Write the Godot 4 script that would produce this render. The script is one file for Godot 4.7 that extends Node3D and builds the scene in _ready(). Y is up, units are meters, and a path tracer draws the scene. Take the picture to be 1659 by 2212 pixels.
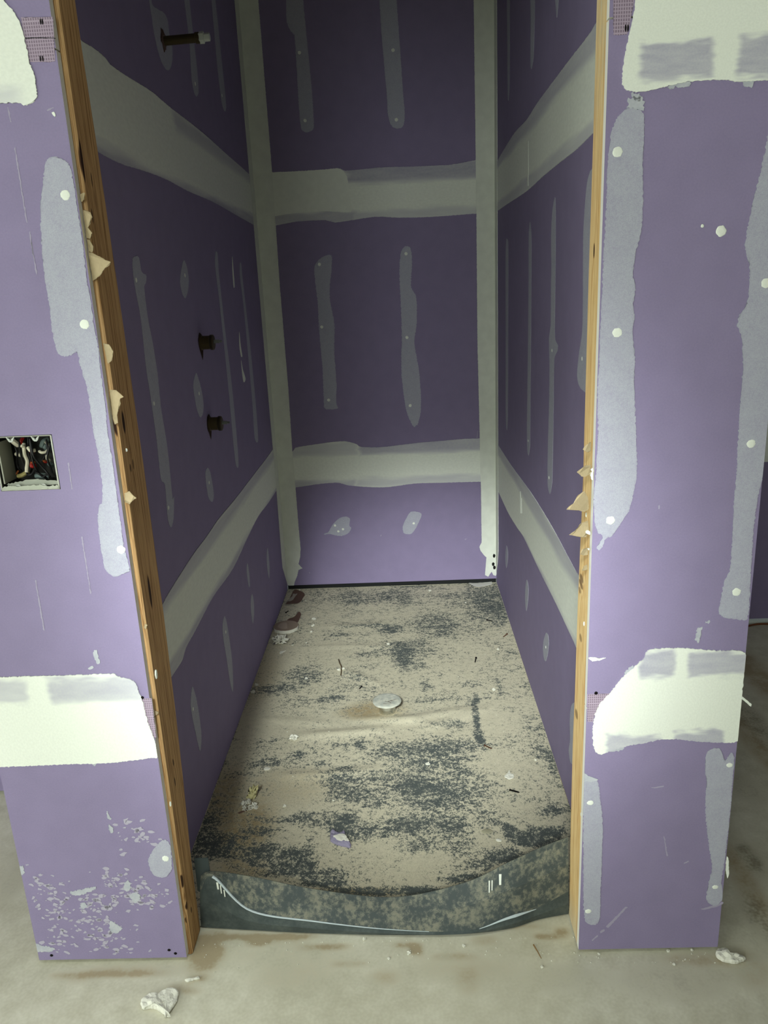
extends Node3D
# A tall shower stall under construction: purple drywall with fresh joint compound, bare studs, a dusty pan liner.
const XL := -0.51963      # left stall wall surface
const XR := 0.52526      # right stall wall surface
const ZB := -2.22548      # back stall wall surface
const XLF := -0.44063    # left edge of the opening
const XRF := 0.44063    # right edge of the opening
const XLL := -0.77934    # left end of the left front wall
const XRR := 0.74720    # right end of the right front wall
const JLOW := .6145   # height of the lower board joint
const JTOP := 1.834   # height of the upper board joint
const TOP := 2.695

var M := {}
var nz := FastNoiseLite.new()
var rng := RandomNumberGenerator.new()

func _ready():
	# ---- camera, sky, lights, exposure
	var cam := Camera3D.new(); cam.name = "camera"; add_child(cam)
	cam.position = Vector3(0.09578, 1.44698, 1.39394)
	cam.rotation = Vector3(-0.28372, 0.03160, -0.04562)
	cam.fov = 66.84510; cam.near = .02; cam.current = true
	var we := WorldEnvironment.new(); we.name = "world_environment"; add_child(we)
	var env := Environment.new(); we.environment = env
	env.background_mode = Environment.BG_SKY
	var sky := Sky.new(); var sm := ProceduralSkyMaterial.new()
	sm.sky_top_color = Color(.62, .70, .78); sm.sky_horizon_color = Color(.86, .89, .88); sm.ground_horizon_color = Color(.55, .55, .5); sm.ground_bottom_color = Color(.4, .4, .36)
	sky.sky_material = sm; env.sky = sky
	env.tonemap_mode = Environment.TONE_MAPPER_LINEAR
	env.tonemap_exposure = .77
	env.sdfgi_enabled = true; env.ssao_enabled = true; env.ssil_enabled = true
	var day := Color(.968, .99, .98)  # area lights below are added out of view to light walls and stall
	area_light("added_light_behind", Vector3(-.94, 1.6, 3.86), Vector3(.1, -.1, -1), Vector2(.92, 1.5), day, 6.0)
	area_light("added_light_left", Vector3(-2.26, 1.5, 2.6), Vector3(1, 0, -.1), Vector2(1.4, 1.2), day, 3.2)
	area_light("added_light_low_left", Vector3(-2.26, .45, .95), Vector3(1, 0, 0), Vector2(1.2, .74), day, 2.9)
	spot_light("added_stall_spot", Vector3(-.3, 2.59, 2.78), Vector3(.19, .08, -1.45), 10.8, 1.0, .25, day, 52.0)  # this and the next two spots are added, with no known fixture
	spot_light("added_entry_spot", Vector3(-.75, 2.59, 2.78), Vector3(0, .1, -1.6), 20, .8, .22, day, 1.0)
	spot_light("added_down_light", Vector3(-.2, 2.60, .85), Vector3(-.15, 0, .6), 23, 1.0, .22, day, 3.3)
	nz.seed = 5; nz.noise_type = FastNoiseLite.TYPE_SIMPLEX; nz.frequency = 1.0; nz.fractal_type = FastNoiseLite.FRACTAL_NONE
	rng.seed = 77
	make_materials()
	build_room()
	build_front_left(); build_front_right(); build_back(); build_left(); build_right()
	build_studs()
	build_liner()
	build_plumbing()
	build_box()
	build_debris()

func area_light(called, at: Vector3, dir: Vector3, size: Vector2, col: Color, e: float):
	var l := AreaLight3D.new(); l.name = called; add_child(l)
	l.area_size = size; l.light_color = col; l.light_energy = e; l.shadow_enabled = true
	l.area_range = 12.0; l.area_attenuation = 2.0
	l.position = at
	var up := Vector3.UP if absf(dir.normalized().y) < .9 else Vector3.FORWARD
	l.look_at_from_position(at, at + dir, up)

func spot_light(called, at: Vector3, aim: Vector3, angle: float, soft: float, size: float, col: Color, e: float):
	var l := SpotLight3D.new(); l.name = called; add_child(l)
	l.spot_angle = angle; l.spot_angle_attenuation = soft; l.light_size = size; l.spot_range = 14.0; l.spot_attenuation = 2.0
	l.light_color = col; l.light_energy = e; l.shadow_enabled = true
	l.look_at_from_position(at, aim, Vector3.UP)

# ------------------------------------------------------------------ helpers: scene tree
func named(par: Node, called: String) -> String:
	if not par.has_node(called): return called
	var k := 1
	while par.has_node("%s_%03d" % [called, k]): k += 1
	return "%s_%03d" % [called, k]

func thing(called, label, category, at := Vector3.ZERO, group := "", kind := "") -> Node3D:
	var o := Node3D.new(); o.name = named(self, called); add_child(o, true); o.position = at
	tag(o, label, category, group, kind)
	return o

func tag(o: Node, label, category, group := "", kind := ""):
	o.set_meta("label", label); o.set_meta("category", category)
	if group != "": o.set_meta("group", group)
	if kind != "": o.set_meta("kind", kind)

func put(par: Node, called: String, mesh: Mesh, at := Vector3.ZERO) -> MeshInstance3D:
	var o := MeshInstance3D.new(); o.name = named(par, called); o.mesh = mesh; par.add_child(o, true); o.position = at
	return o

func mb() -> SurfaceTool:
	var st := SurfaceTool.new(); st.begin(Mesh.PRIMITIVE_TRIANGLES); return st

func done(st: SurfaceTool, mat: Material, smooth := false, into: ArrayMesh = null) -> ArrayMesh:
	if smooth: st.generate_normals()
	st.set_material(mat)
	return st.commit(into)

# ------------------------------------------------------------------ helpers: geometry
func tri(st: SurfaceTool, a: Vector3, b: Vector3, c: Vector3, n: Vector3, ua := Vector2.ZERO, ub := Vector2.ZERO, uc := Vector2.ZERO):
	var f := (b - a).cross(c - a)
	if f.dot(n) > 0.0:
		var t := b; b = c; c = t
		var u := ub; ub = uc; uc = u
	st.set_normal(n); st.set_uv(ua); st.add_vertex(a)
	st.set_normal(n); st.set_uv(ub); st.add_vertex(b)
	st.set_normal(n); st.set_uv(uc); st.add_vertex(c)

func quad(st, a: Vector3, b: Vector3, c: Vector3, d: Vector3, n: Vector3, uv := [Vector2(0, 0), Vector2(1, 0), Vector2(1, 1), Vector2(0, 1)]):
	tri(st, a, b, c, n, uv[0], uv[1], uv[2]); tri(st, a, c, d, n, uv[0], uv[2], uv[3])

func quad_auto(st, a: Vector3, b: Vector3, c: Vector3, d: Vector3, away: Vector3, uv := [Vector2(0, 0), Vector2(1, 0), Vector2(1, 1), Vector2(0, 1)]):
	var n := (b - a).cross(d - a).normalized()
	if n.length() < .5: n = (c - a).cross(d - a).normalized()
	if n.dot(away) < 0.0: n = -n
	quad(st, a, b, c, d, n, uv)

func box(st, lo: Vector3, hi: Vector3, faces := "xXyYzZ"):
	var s := hi - lo
	if "Z" in faces: quad(st, Vector3(lo.x, lo.y, hi.z), Vector3(hi.x, lo.y, hi.z), Vector3(hi.x, hi.y, hi.z), Vector3(lo.x, hi.y, hi.z), Vector3(0, 0, 1))
	if "z" in faces: quad(st, Vector3(lo.x, lo.y, lo.z), Vector3(hi.x, lo.y, lo.z), Vector3(hi.x, hi.y, lo.z), Vector3(lo.x, hi.y, lo.z), Vector3(0, 0, -1))
	if "X" in faces: quad(st, Vector3(hi.x, lo.y, lo.z), Vector3(hi.x, hi.y, lo.z), Vector3(hi.x, hi.y, hi.z), Vector3(hi.x, lo.y, hi.z), Vector3(1, 0, 0))
	if "x" in faces: quad(st, Vector3(lo.x, lo.y, lo.z), Vector3(lo.x, hi.y, lo.z), Vector3(lo.x, hi.y, hi.z), Vector3(lo.x, lo.y, hi.z), Vector3(-1, 0, 0))
	if "Y" in faces: quad(st, Vector3(lo.x, hi.y, lo.z), Vector3(hi.x, hi.y, lo.z), Vector3(hi.x, hi.y, hi.z), Vector3(lo.x, hi.y, hi.z), Vector3(0, 1, 0))
	if "y" in faces: quad(st, Vector3(lo.x, lo.y, lo.z), Vector3(hi.x, lo.y, lo.z), Vector3(hi.x, lo.y, hi.z), Vector3(lo.x, lo.y, hi.z), Vector3(0, -1, 0))

func vbox(par, called, lo: Vector3, hi: Vector3, mat) -> MeshInstance3D:
	var st := mb(); box(st, lo, hi); return put(par, called, done(st, mat))

# a sheet of drywall: papered faces and bare gypsum edges; axis 0/1/2 is the thin direction
func board(par, lo: Vector3, hi: Vector3, axis: int, hole := Rect2()):
	var face := mb(); var edge := mb()
	var f: String = ["xX", "yY", "zZ"][axis]
	var e: String = ["yYzZ", "xXzZ", "xXyY"][axis]
	if hole.has_area():
		var a := hole.position; var b := hole.end
		for r in [[lo.x, lo.y, a.x, hi.y], [b.x, lo.y, hi.x, hi.y], [a.x, lo.y, b.x, a.y], [a.x, b.y, b.x, hi.y]]:
			box(face, Vector3(r[0], r[1], lo.z), Vector3(r[2], r[3], hi.z), "zZ")
		box(edge, lo, hi, e)
		for q in [[a.x, a.y, a.x, b.y, 1, 0], [b.x, a.y, b.x, b.y, -1, 0], [a.x, a.y, b.x, a.y, 0, 1], [a.x, b.y, b.x, b.y, 0, -1]]:
			quad(edge, Vector3(q[0], q[1], lo.z), Vector3(q[2], q[3], lo.z), Vector3(q[2], q[3], hi.z), Vector3(q[0], q[1], hi.z), Vector3(q[4], q[5], 0))
	else:
		box(face, lo, hi, f); box(edge, lo, hi, e)
	var m := done(face, M.purple); m = done(edge, M.gypsum, false, m)
	return put(par, "drywall_panel", m)

# position and normal on one of the wall planes
func at(pl: String, u: float, v: float, h: float) -> Vector3:
	match pl:
		"F": return Vector3(u, v, h)
		"B": return Vector3(u, v, ZB + h)
		"L": return Vector3(XL + h, v, u)
		"R": return Vector3(XR - h, v, u)
		"J": return Vector3(XLF + .008 + h, v, u)
		"K": return Vector3(XRF + .002 - h, v, u)
	return Vector3(u, h, v)

func nor(pl: String) -> Vector3:
	return {"F": Vector3(0, 0, 1), "B": Vector3(0, 0, 1), "L": Vector3(1, 0, 0), "R": Vector3(-1, 0, 0), "J": Vector3(1, 0, 0), "K": Vector3(-1, 0, 0), "G": Vector3(0, 1, 0)}[pl]

func v2(a: Array) -> PackedVector2Array:
	var p := PackedVector2Array()
	for i in range(0, a.size(), 2): p.append(Vector2(a[i], a[i + 1]))
	return p

func smooth_loop(p: PackedVector2Array, k := 4) -> PackedVector2Array:
	var o := PackedVector2Array(); var n := p.size()
	for i in n:
		var a := p[(i + n - 1) % n]; var b := p[i]; var c := p[(i + 1) % n]; var d := p[(i + 2) % n]
		for j in k: o.append(b.cubic_interpolate(c, b + (a - b).limit_length(b.distance_to(c)), c + (d - c).limit_length(b.distance_to(c)), float(j) / k))
	return o

func ragged(p: PackedVector2Array, step: float, amp: float, fr := 60.0) -> PackedVector2Array:
	var o := PackedVector2Array(); var n := p.size()
	for i in n:
		var a := p[i]; var b := p[(i + 1) % n]
		var d := b - a; var m := maxi(1, int(ceil(d.length() / step)))
		var t := Vector2(-d.y, d.x).normalized()
		for j in m:
			var q := a + d * (float(j) / m)
			o.append(q + t * amp * (nz.get_noise_2d(q.x * fr, q.y * fr) * .8 + nz.get_noise_2d(q.x * fr * 3.1 + 9, q.y * fr * 3.1) * .7))
	return o

# a thin coat on a wall: outline in wall coordinates, given a real (sub-millimetre to millimetre) thickness
func coat(par, pl: String, flat: Array, mat: Material, th := .0008, rag := .0012, called := "joint_compound", clip := Rect2(), bbuv := false, k := 4):
	var p := v2(flat)
	if k > 1: p = smooth_loop(p, k)
	if rag > 0.0: p = ragged(p, .003, rag, 150.0)
	var polys := [p]
	if clip.has_area():
		var c := PackedVector2Array([clip.position, Vector2(clip.end.x, clip.position.y), clip.end, Vector2(clip.position.x, clip.end.y)])
		polys = Geometry2D.intersect_polygons(p, c)
	var n := nor(pl); var made: MeshInstance3D = null
	var bb := Rect2(p[0], Vector2.ZERO)
	for q in p: bb = bb.expand(q)
	if clip.has_area(): bb = bb.intersection(clip)
	for poly in polys:
		var ix := Geometry2D.triangulate_polygon(poly)
		if ix.is_empty():
			print("no triangles: ", called, " ", pl, " ", flat.slice(0, 4)); continue
		var st := mb()
		for t in range(0, ix.size(), 3):
			var a: Vector2 = poly[ix[t]]; var b: Vector2 = poly[ix[t + 1]]; var c2: Vector2 = poly[ix[t + 2]]
			if bbuv: tri(st, at(pl, a.x, a.y, th), at(pl, b.x, b.y, th), at(pl, c2.x, c2.y, th), n, bbu(a, bb), bbu(b, bb), bbu(c2, bb))
			else: tri(st, at(pl, a.x, a.y, th), at(pl, b.x, b.y, th), at(pl, c2.x, c2.y, th), n, a, b, c2)
		for i in poly.size():
			var a: Vector2 = poly[i]; var b: Vector2 = poly[(i + 1) % poly.size()]
			var e := (b - a).orthogonal()
			var out := (at(pl, e.x, e.y, 0) - at(pl, 0, 0, 0))
			var ua := bbu(a, bb) if bbuv else a; var ub := bbu(b, bb) if bbuv else b
			quad_auto(st, at(pl, a.x, a.y, 0), at(pl, b.x, b.y, 0), at(pl, b.x, b.y, th), at(pl, a.x, a.y, th), out, [ua, ub, ub, ua])
		made = put(par, called, done(st, mat))
	return made

func bbu(a: Vector2, bb: Rect2) -> Vector2:
	return Vector2((a.x - bb.position.x) / maxf(bb.size.x, 1e-5), 1.0 - (a.y - bb.position.y) / maxf(bb.size.y, 1e-5))

# a dab of compound over a screw head: a low uneven dome
func dabs(par, pl: String, flat: Array, r: float, mat = null, called := "screw_patch", th := .0016, asp := 1.0):
	for i in range(0, flat.size(), 2):
		var st := mb(); var n := 20; var seed: float = flat[i] * 31.0 + flat[i + 1] * 17.0
		var ring := func(f, h):
			var o := []
			for j in n:
				var a := TAU * j / n
				var rr: float = r * f * (1.0 + .09 * nz.get_noise_2d(cos(a) * 1.2 + seed, sin(a) * 1.2))
				o.append(at(pl, flat[i] + cos(a) * rr, flat[i + 1] + sin(a) * rr * asp, h))
			return o
		var r0: Array = ring.call(1.0, .0003); var r1: Array = ring.call(.86, th * .75); var r2: Array = ring.call(.5, th)
		var c := at(pl, flat[i], flat[i + 1], th * 1.04)
		for j in n:
			var k := (j + 1) % n
			quad_auto(st, r0[j], r0[k], r1[k], r1[j], nor(pl)); quad_auto(st, r1[j], r1[k], r2[k], r2[j], nor(pl))
			tri(st, r2[j], r2[k], c, nor(pl))
		put(par, called, done(st, mat if mat else M.mud))

func lathe(st, prof: Array, o: Vector3, ax: Vector3, n := 24, jitter := 0.0):
	var up := ax.normalized(); var s := up.cross(Vector3(.31, .77, .55)).normalized(); var t := up.cross(s)
	for i in prof.size() - 1:
		for j in n:
			var q := []
			for e in [[i, j], [i, j + 1], [i + 1, j + 1], [i + 1, j]]:
				var a: float = TAU * (e[1] % n) / n
				var rr: float = prof[e[0]].x * (1.0 + jitter * nz.get_noise_2d(cos(a) * 2.0, sin(a) * 2.0 + prof[e[0]].y * 50.0))
				q.append(o + up * prof[e[0]].y + (s * cos(a) + t * sin(a)) * rr)
			var dp: Vector2 = prof[i + 1] - prof[i]
			var am := TAU * (j + .5) / n
			var away := (s * cos(am) + t * sin(am)) * dp.y - up * dp.x
			quad_auto(st, q[0], q[1], q[2], q[3], away)

func tube(st, path: Array, r: float, n := 8, r2 := -1.0):
	var last := []; var m := path.size()
	var side := Vector3(.2, .3, .93)
	for i in m:
		var d: Vector3 = (path[mini(i + 1, m - 1)] - path[maxi(i - 1, 0)]).normalized()
		var s := d.cross(side).normalized()
		if s.length() < .5: s = d.cross(Vector3.UP).normalized()
		var t := s.cross(d).normalized()
		var rr := r if r2 < 0.0 else lerpf(r, r2, float(i) / (m - 1))
		var ring := []
		for j in n: ring.append(path[i] + (s * cos(TAU * j / n) + t * sin(TAU * j / n)) * rr)
		if i > 0:
			for j in n:
				var k := (j + 1) % n
				var away: Vector3 = (ring[j] + ring[k]) * .5 - path[i]
				quad_auto(st, last[j], last[k], ring[k], ring[j], away)
		if i == 0 or i == m - 1:
			for j in n: tri(st, ring[j], ring[(j + 1) % n], path[i], -d if i == 0 else d)
		last = ring

func spline(p: Array, k := 6) -> Array:
	var o := []
	for i in p.size() - 1:
		var a: Vector3 = p[maxi(i - 1, 0)]; var b: Vector3 = p[i]; var c: Vector3 = p[i + 1]; var d: Vector3 = p[mini(i + 2, p.size() - 1)]
		for j in k: o.append(b.cubic_interpolate(c, a, d, float(j) / k))
	o.append(p[-1]); return o

# a chip of dried compound or paper lying on the floor: outline on the floor, thickness, domed and uneven top
func chip_mesh(flat: Array, th: float, mat, dome := .6, lift := .0, wob := .25) -> ArrayMesh:
	var p := ragged(smooth_loop(v2(flat), 3), .004, .0008, 90.0)
	var c := Vector2.ZERO
	for q in p: c += q
	c /= p.size()
	var st := mb(); var n := p.size()
	var rings := [[1.0, 0.0], [1.0, .45], [.9, .8], [.6, 1.0], [.3, 1.0 + dome * .4]]
	var pos := func(i, k):
		var q: Vector2 = c + (p[i % n] - c) * rings[k][0]
		var h: float = th * rings[k][1] * (1.0 + wob * nz.get_noise_2d(q.x * 45.0, q.y * 45.0)) + lift * (q - c).length_squared() / .0009 + .0004
		return Vector3(q.x, h, q.y)
	for k in rings.size() - 1:
		for i in n:
			var a: Vector3 = pos.call(i, k); var b: Vector3 = pos.call(i + 1, k); var d: Vector3 = pos.call(i + 1, k + 1); var e: Vector3 = pos.call(i, k + 1)
			quad_auto(st, a, b, d, e, Vector3((a.x - c.x), .004 if k == 0 else .05, (a.z - c.y)))
	for i in n:
		tri(st, pos.call(i, rings.size() - 1), pos.call(i + 1, rings.size() - 1), Vector3(c.x, th * (1.0 + dome * .5) + .0004, c.y), Vector3.UP)
		tri(st, pos.call(i, 0), pos.call(i + 1, 0), Vector3(c.x, .0003, c.y), Vector3.DOWN)
	return done(st, mat)

# a crumbly lump: a sphere pushed in and out
func lump_mesh(size: Vector3, mat, seed: float, rough := .35, n := 10) -> ArrayMesh:
	var st := mb()
	var pos := func(i, j):
		var th: float = PI * i / n; var ph: float = TAU * (j % (2 * n)) / (2 * n)
		var d := Vector3(sin(th) * cos(ph), cos(th), sin(th) * sin(ph))
		var r: float = 1.0 + rough * nz.get_noise_3dv(d * 1.4 + Vector3.ONE * seed) + rough * .5 * nz.get_noise_3dv(d * 3.6 + Vector3.ONE * seed)
		var q := d * r * size * .5
		q.y = maxf(q.y, -size.y * .34) + size.y * .34
		return q
	for i in n:
		for j in 2 * n:
			var a: Vector3 = pos.call(i, j); var b: Vector3 = pos.call(i, j + 1); var c: Vector3 = pos.call(i + 1, j + 1); var d: Vector3 = pos.call(i + 1, j)
			quad_auto(st, a, b, c, d, (a + c) * .5 - Vector3(0, size.y * .3, 0))
	return done(st, mat)

# ------------------------------------------------------------------ textures and materials
func noise(seed: int, fr: float, oct := 3, type := FastNoiseLite.TYPE_SIMPLEX_SMOOTH) -> FastNoiseLite:
	var f := FastNoiseLite.new(); f.seed = seed; f.frequency = fr; f.noise_type = type
	f.fractal_type = FastNoiseLite.FRACTAL_FBM if oct > 1 else FastNoiseLite.FRACTAL_NONE; f.fractal_octaves = oct
	return f

func grey(w: int, h: int, seed: int, fr: float, oct := 3, seamless := true) -> PackedByteArray:
	var im: Image = noise(seed, fr, oct).get_seamless_image(w, h, false, false, .15, false) if seamless else noise(seed, fr, oct).get_image(w, h, false, false, false)
	im.convert(Image.FORMAT_L8)
	return im.get_data()

func stretched(w: int, h: int, sw: int, sh: int, seed: int, fr: float, oct := 3) -> PackedByteArray:
	var im: Image = noise(seed, fr, oct).get_seamless_image(sw, sh, false, false, .15, false)
	im.convert(Image.FORMAT_L8); im.resize(w, h, Image.INTERPOLATE_CUBIC)
	return im.get_data()

func tex(w: int, h: int, rgb: PackedByteArray) -> ImageTexture:
	return ImageTexture.create_from_image(Image.create_from_data(w, h, false, Image.FORMAT_RGB8, rgb))

func mix_tex(w: int, h: int, t: Callable, a: Color, b: Color) -> ImageTexture:
	var o := PackedByteArray(); o.resize(w * h * 3)
	for i in w * h:
		var c := a.lerp(b, clampf(t.call(i), 0.0, 1.0))
		o[i * 3] = int(c.r * 255.0); o[i * 3 + 1] = int(c.g * 255.0); o[i * 3 + 2] = int(c.b * 255.0)
	return tex(w, h, o)

func mat(col: Color, rough := .9, t: Texture2D = null, tri_scale := 0.0) -> StandardMaterial3D:
	var m := StandardMaterial3D.new(); m.albedo_color = col; m.roughness = rough; m.metallic_specular = .35
	if t: m.albedo_texture = t
	if tri_scale > 0.0:
		m.uv1_triplanar = true; m.uv1_world_triplanar = true; m.uv1_scale = Vector3.ONE * tri_scale
	return m

const PURPLE := Color(.542, .502, .622)
const MUD := Color(.90, .92, .87)
const THIN := Color(.675, .688, .725)

func bump(m: StandardMaterial3D, seed: int, fr: float, amount: float):
	var g := grey(256, 256, seed, fr, 4)
	m.heightmap_enabled = true; m.heightmap_scale = amount
	m.heightmap_texture = ImageTexture.create_from_image(Image.create_from_data(256, 256, false, Image.FORMAT_L8, g))

# joint compound with the board showing through where it was pulled thin: list of soft rectangles u0, v0, u1, v1, softness, strength
func pulled(w: int, h: int, rects: Array, seed: int, aspect := 4.0) -> StandardMaterial3D:
	var n1 := stretched(w, h, w / 4, h, seed, .03, 3)
	var n2 := grey(w, h, seed + 1, .12, 3)
	var o := PackedByteArray(); o.resize(w * h * 3)
	var thin := PURPLE.lerp(THIN, .62)
	for y in h:
		var v := (y + .5) / h
		for x in w:
			var u := (x + .5) / w; var i := y * w + x
			var s := 0.0
			var nn := (n1[i] / 255.0 - .5) * .10
			for k in range(0, rects.size(), 6):
				var sf: float = rects[k + 4]
				var su: float = sf / aspect
				var m := smoothstep(rects[k] - su, rects[k] + su, u + nn * .4) * (1.0 - smoothstep(rects[k + 2] - su, rects[k + 2] + su, u + nn * .4)) * smoothstep(rects[k + 1] - sf, rects[k + 1] + sf, v + nn) * (1.0 - smoothstep(rects[k + 3] - sf, rects[k + 3] + sf, v + nn))
				s = maxf(s, m * rects[k + 5])
			s = clampf(s * .8 * (1.0 + (n2[i] / 255.0 - .5) * .45 + (n1[i] / 255.0 - .5) * .5), 0.0, 1.0)
			var c := MUD.lerp(thin, s) * (1.0 + (n2[i] / 255.0 - .5) * .05)
			o[i * 3] = int(clampf(c.r, 0, 1) * 255.0); o[i * 3 + 1] = int(clampf(c.g, 0, 1) * 255.0); o[i * 3 + 2] = int(clampf(c.b, 0, 1) * 255.0)
	return mat(Color.WHITE, .9, tex(w, h, o))

func make_materials():
	var n1 := grey(512, 512, 11, .012, 3); var n2 := grey(512, 512, 12, .25, 2)
	var t := mix_tex(512, 512, func(i): return .5 + (n1[i] / 255.0 - .5) * .5 + (n2[i] / 255.0 - .5) * .45, PURPLE * .955, PURPLE * 1.045)
	M.purple = mat(Color.WHITE, .88, t, 1.7)
	var m1 := grey(512, 512, 21, .02, 4); var m2 := grey(512, 512, 22, .09, 4); var m3 := grey(512, 512, 23, .3, 2)
	M.thin = mat(Color.WHITE, .92, mix_tex(512, 512, func(i): return .70 + (m1[i] / 255.0 - .5) * .35 + (m2[i] / 255.0 - .5) * .55 + (m3[i] / 255.0 - .5) * 1.0, PURPLE.lerp(THIN, .45), THIN.lerp(MUD, .06)), 2.6)
	M.scuff = mat(PURPLE.lerp(MUD, .38), .92); M.scratch = mat(PURPLE.lerp(MUD, .26), .92)
	M.thin_pale = mat(Color.WHITE, .92, mix_tex(512, 512, func(i): return .5 + (m1[i] / 255.0 - .5) * .8 + (m2[i] / 255.0 - .5) * .5, THIN * .96, THIN.lerp(MUD, .35)), 3.0)
	M.mud = mat(Color.WHITE, .93, mix_tex(512, 512, func(i): return .5 + (m1[i] / 255.0 - .5) * .8 + (m3[i] / 255.0 - .5) * .3, MUD * .97, MUD * 1.02), 2.3)
	M.mud_dry = mat(Color(.86, .86, .80), .95)
	bump(M.mud_dry, 41, .03, .15); M.mud_dry.uv1_triplanar = true; M.mud_dry.uv1_world_triplanar = true; M.mud_dry.uv1_scale = Vector3.ONE * 14.0
	M.gypsum = mat(Color(.90, .90, .86), .95)
	M.corner = mat(Color.WHITE, .9, mix_tex(512, 512, func(i): return .5 + (m1[i] / 255.0 - .5) * .9 + (m3[i] / 255.0 - .5) * .2, MUD * .93, MUD * 1.0), 1.6)
	M.kraft = mat(Color.WHITE, .9, mix_tex(256, 256, func(i): return .5 + (m2[i] / 255.0 - .5) * .9, Color(.60, .54, .42), Color(.70, .64, .51)), 9.0)
	M.kraft_brown = mat(Color.WHITE, .9, mix_tex(256, 256, func(i): return .5 + (m2[i] / 255.0 - .5) * .9, Color(.36, .28, .25), Color(.44, .35, .30)), 9.0)
	# glass fibre joint tape: a fine open weave
	var ow := PackedByteArray(); ow.resize(256 * 256 * 3)
	for y in 256:
		for x in 256:
			var thread := (x % 16) < 6 or (y % 21) < 6
			var c := Color(.66, .60, .66) if thread else Color(.50, .44, .50)
			c = c * (.92 + .16 * m3[y * 512 + x] / 255.0)
			var i := (y * 256 + x) * 3
			ow[i] = int(c.r * 255); ow[i + 1] = int(c.g * 255); ow[i + 2] = int(c.b * 255)
	M.mesh_tape = mat(Color.WHITE, .8, tex(256, 256, ow), 16.0)
	M.black = mat(Color(.06, .06, .06), .6)
	M.screw = mat(Color(.10, .09, .09), .5); M.screw.metallic = .6
	M.rust = mat(Color(.30, .20, .13), .8)
	M.brass = mat(Color(.30, .26, .17), .5); M.brass.metallic = .35
	M.stem = mat(Color(.46, .48, .47), .3)
	M.dark_metal = mat(Color(.24, .22, .17), .4); M.dark_metal.metallic = .6
	M.chrome = mat(Color(.82, .83, .82), .16); M.chrome.metallic = 1.0
	M.white_plastic = mat(Color(.82, .85, .80), .4)
	M.concrete_wall = mat(Color(.62, .62, .58), .95)

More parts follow.
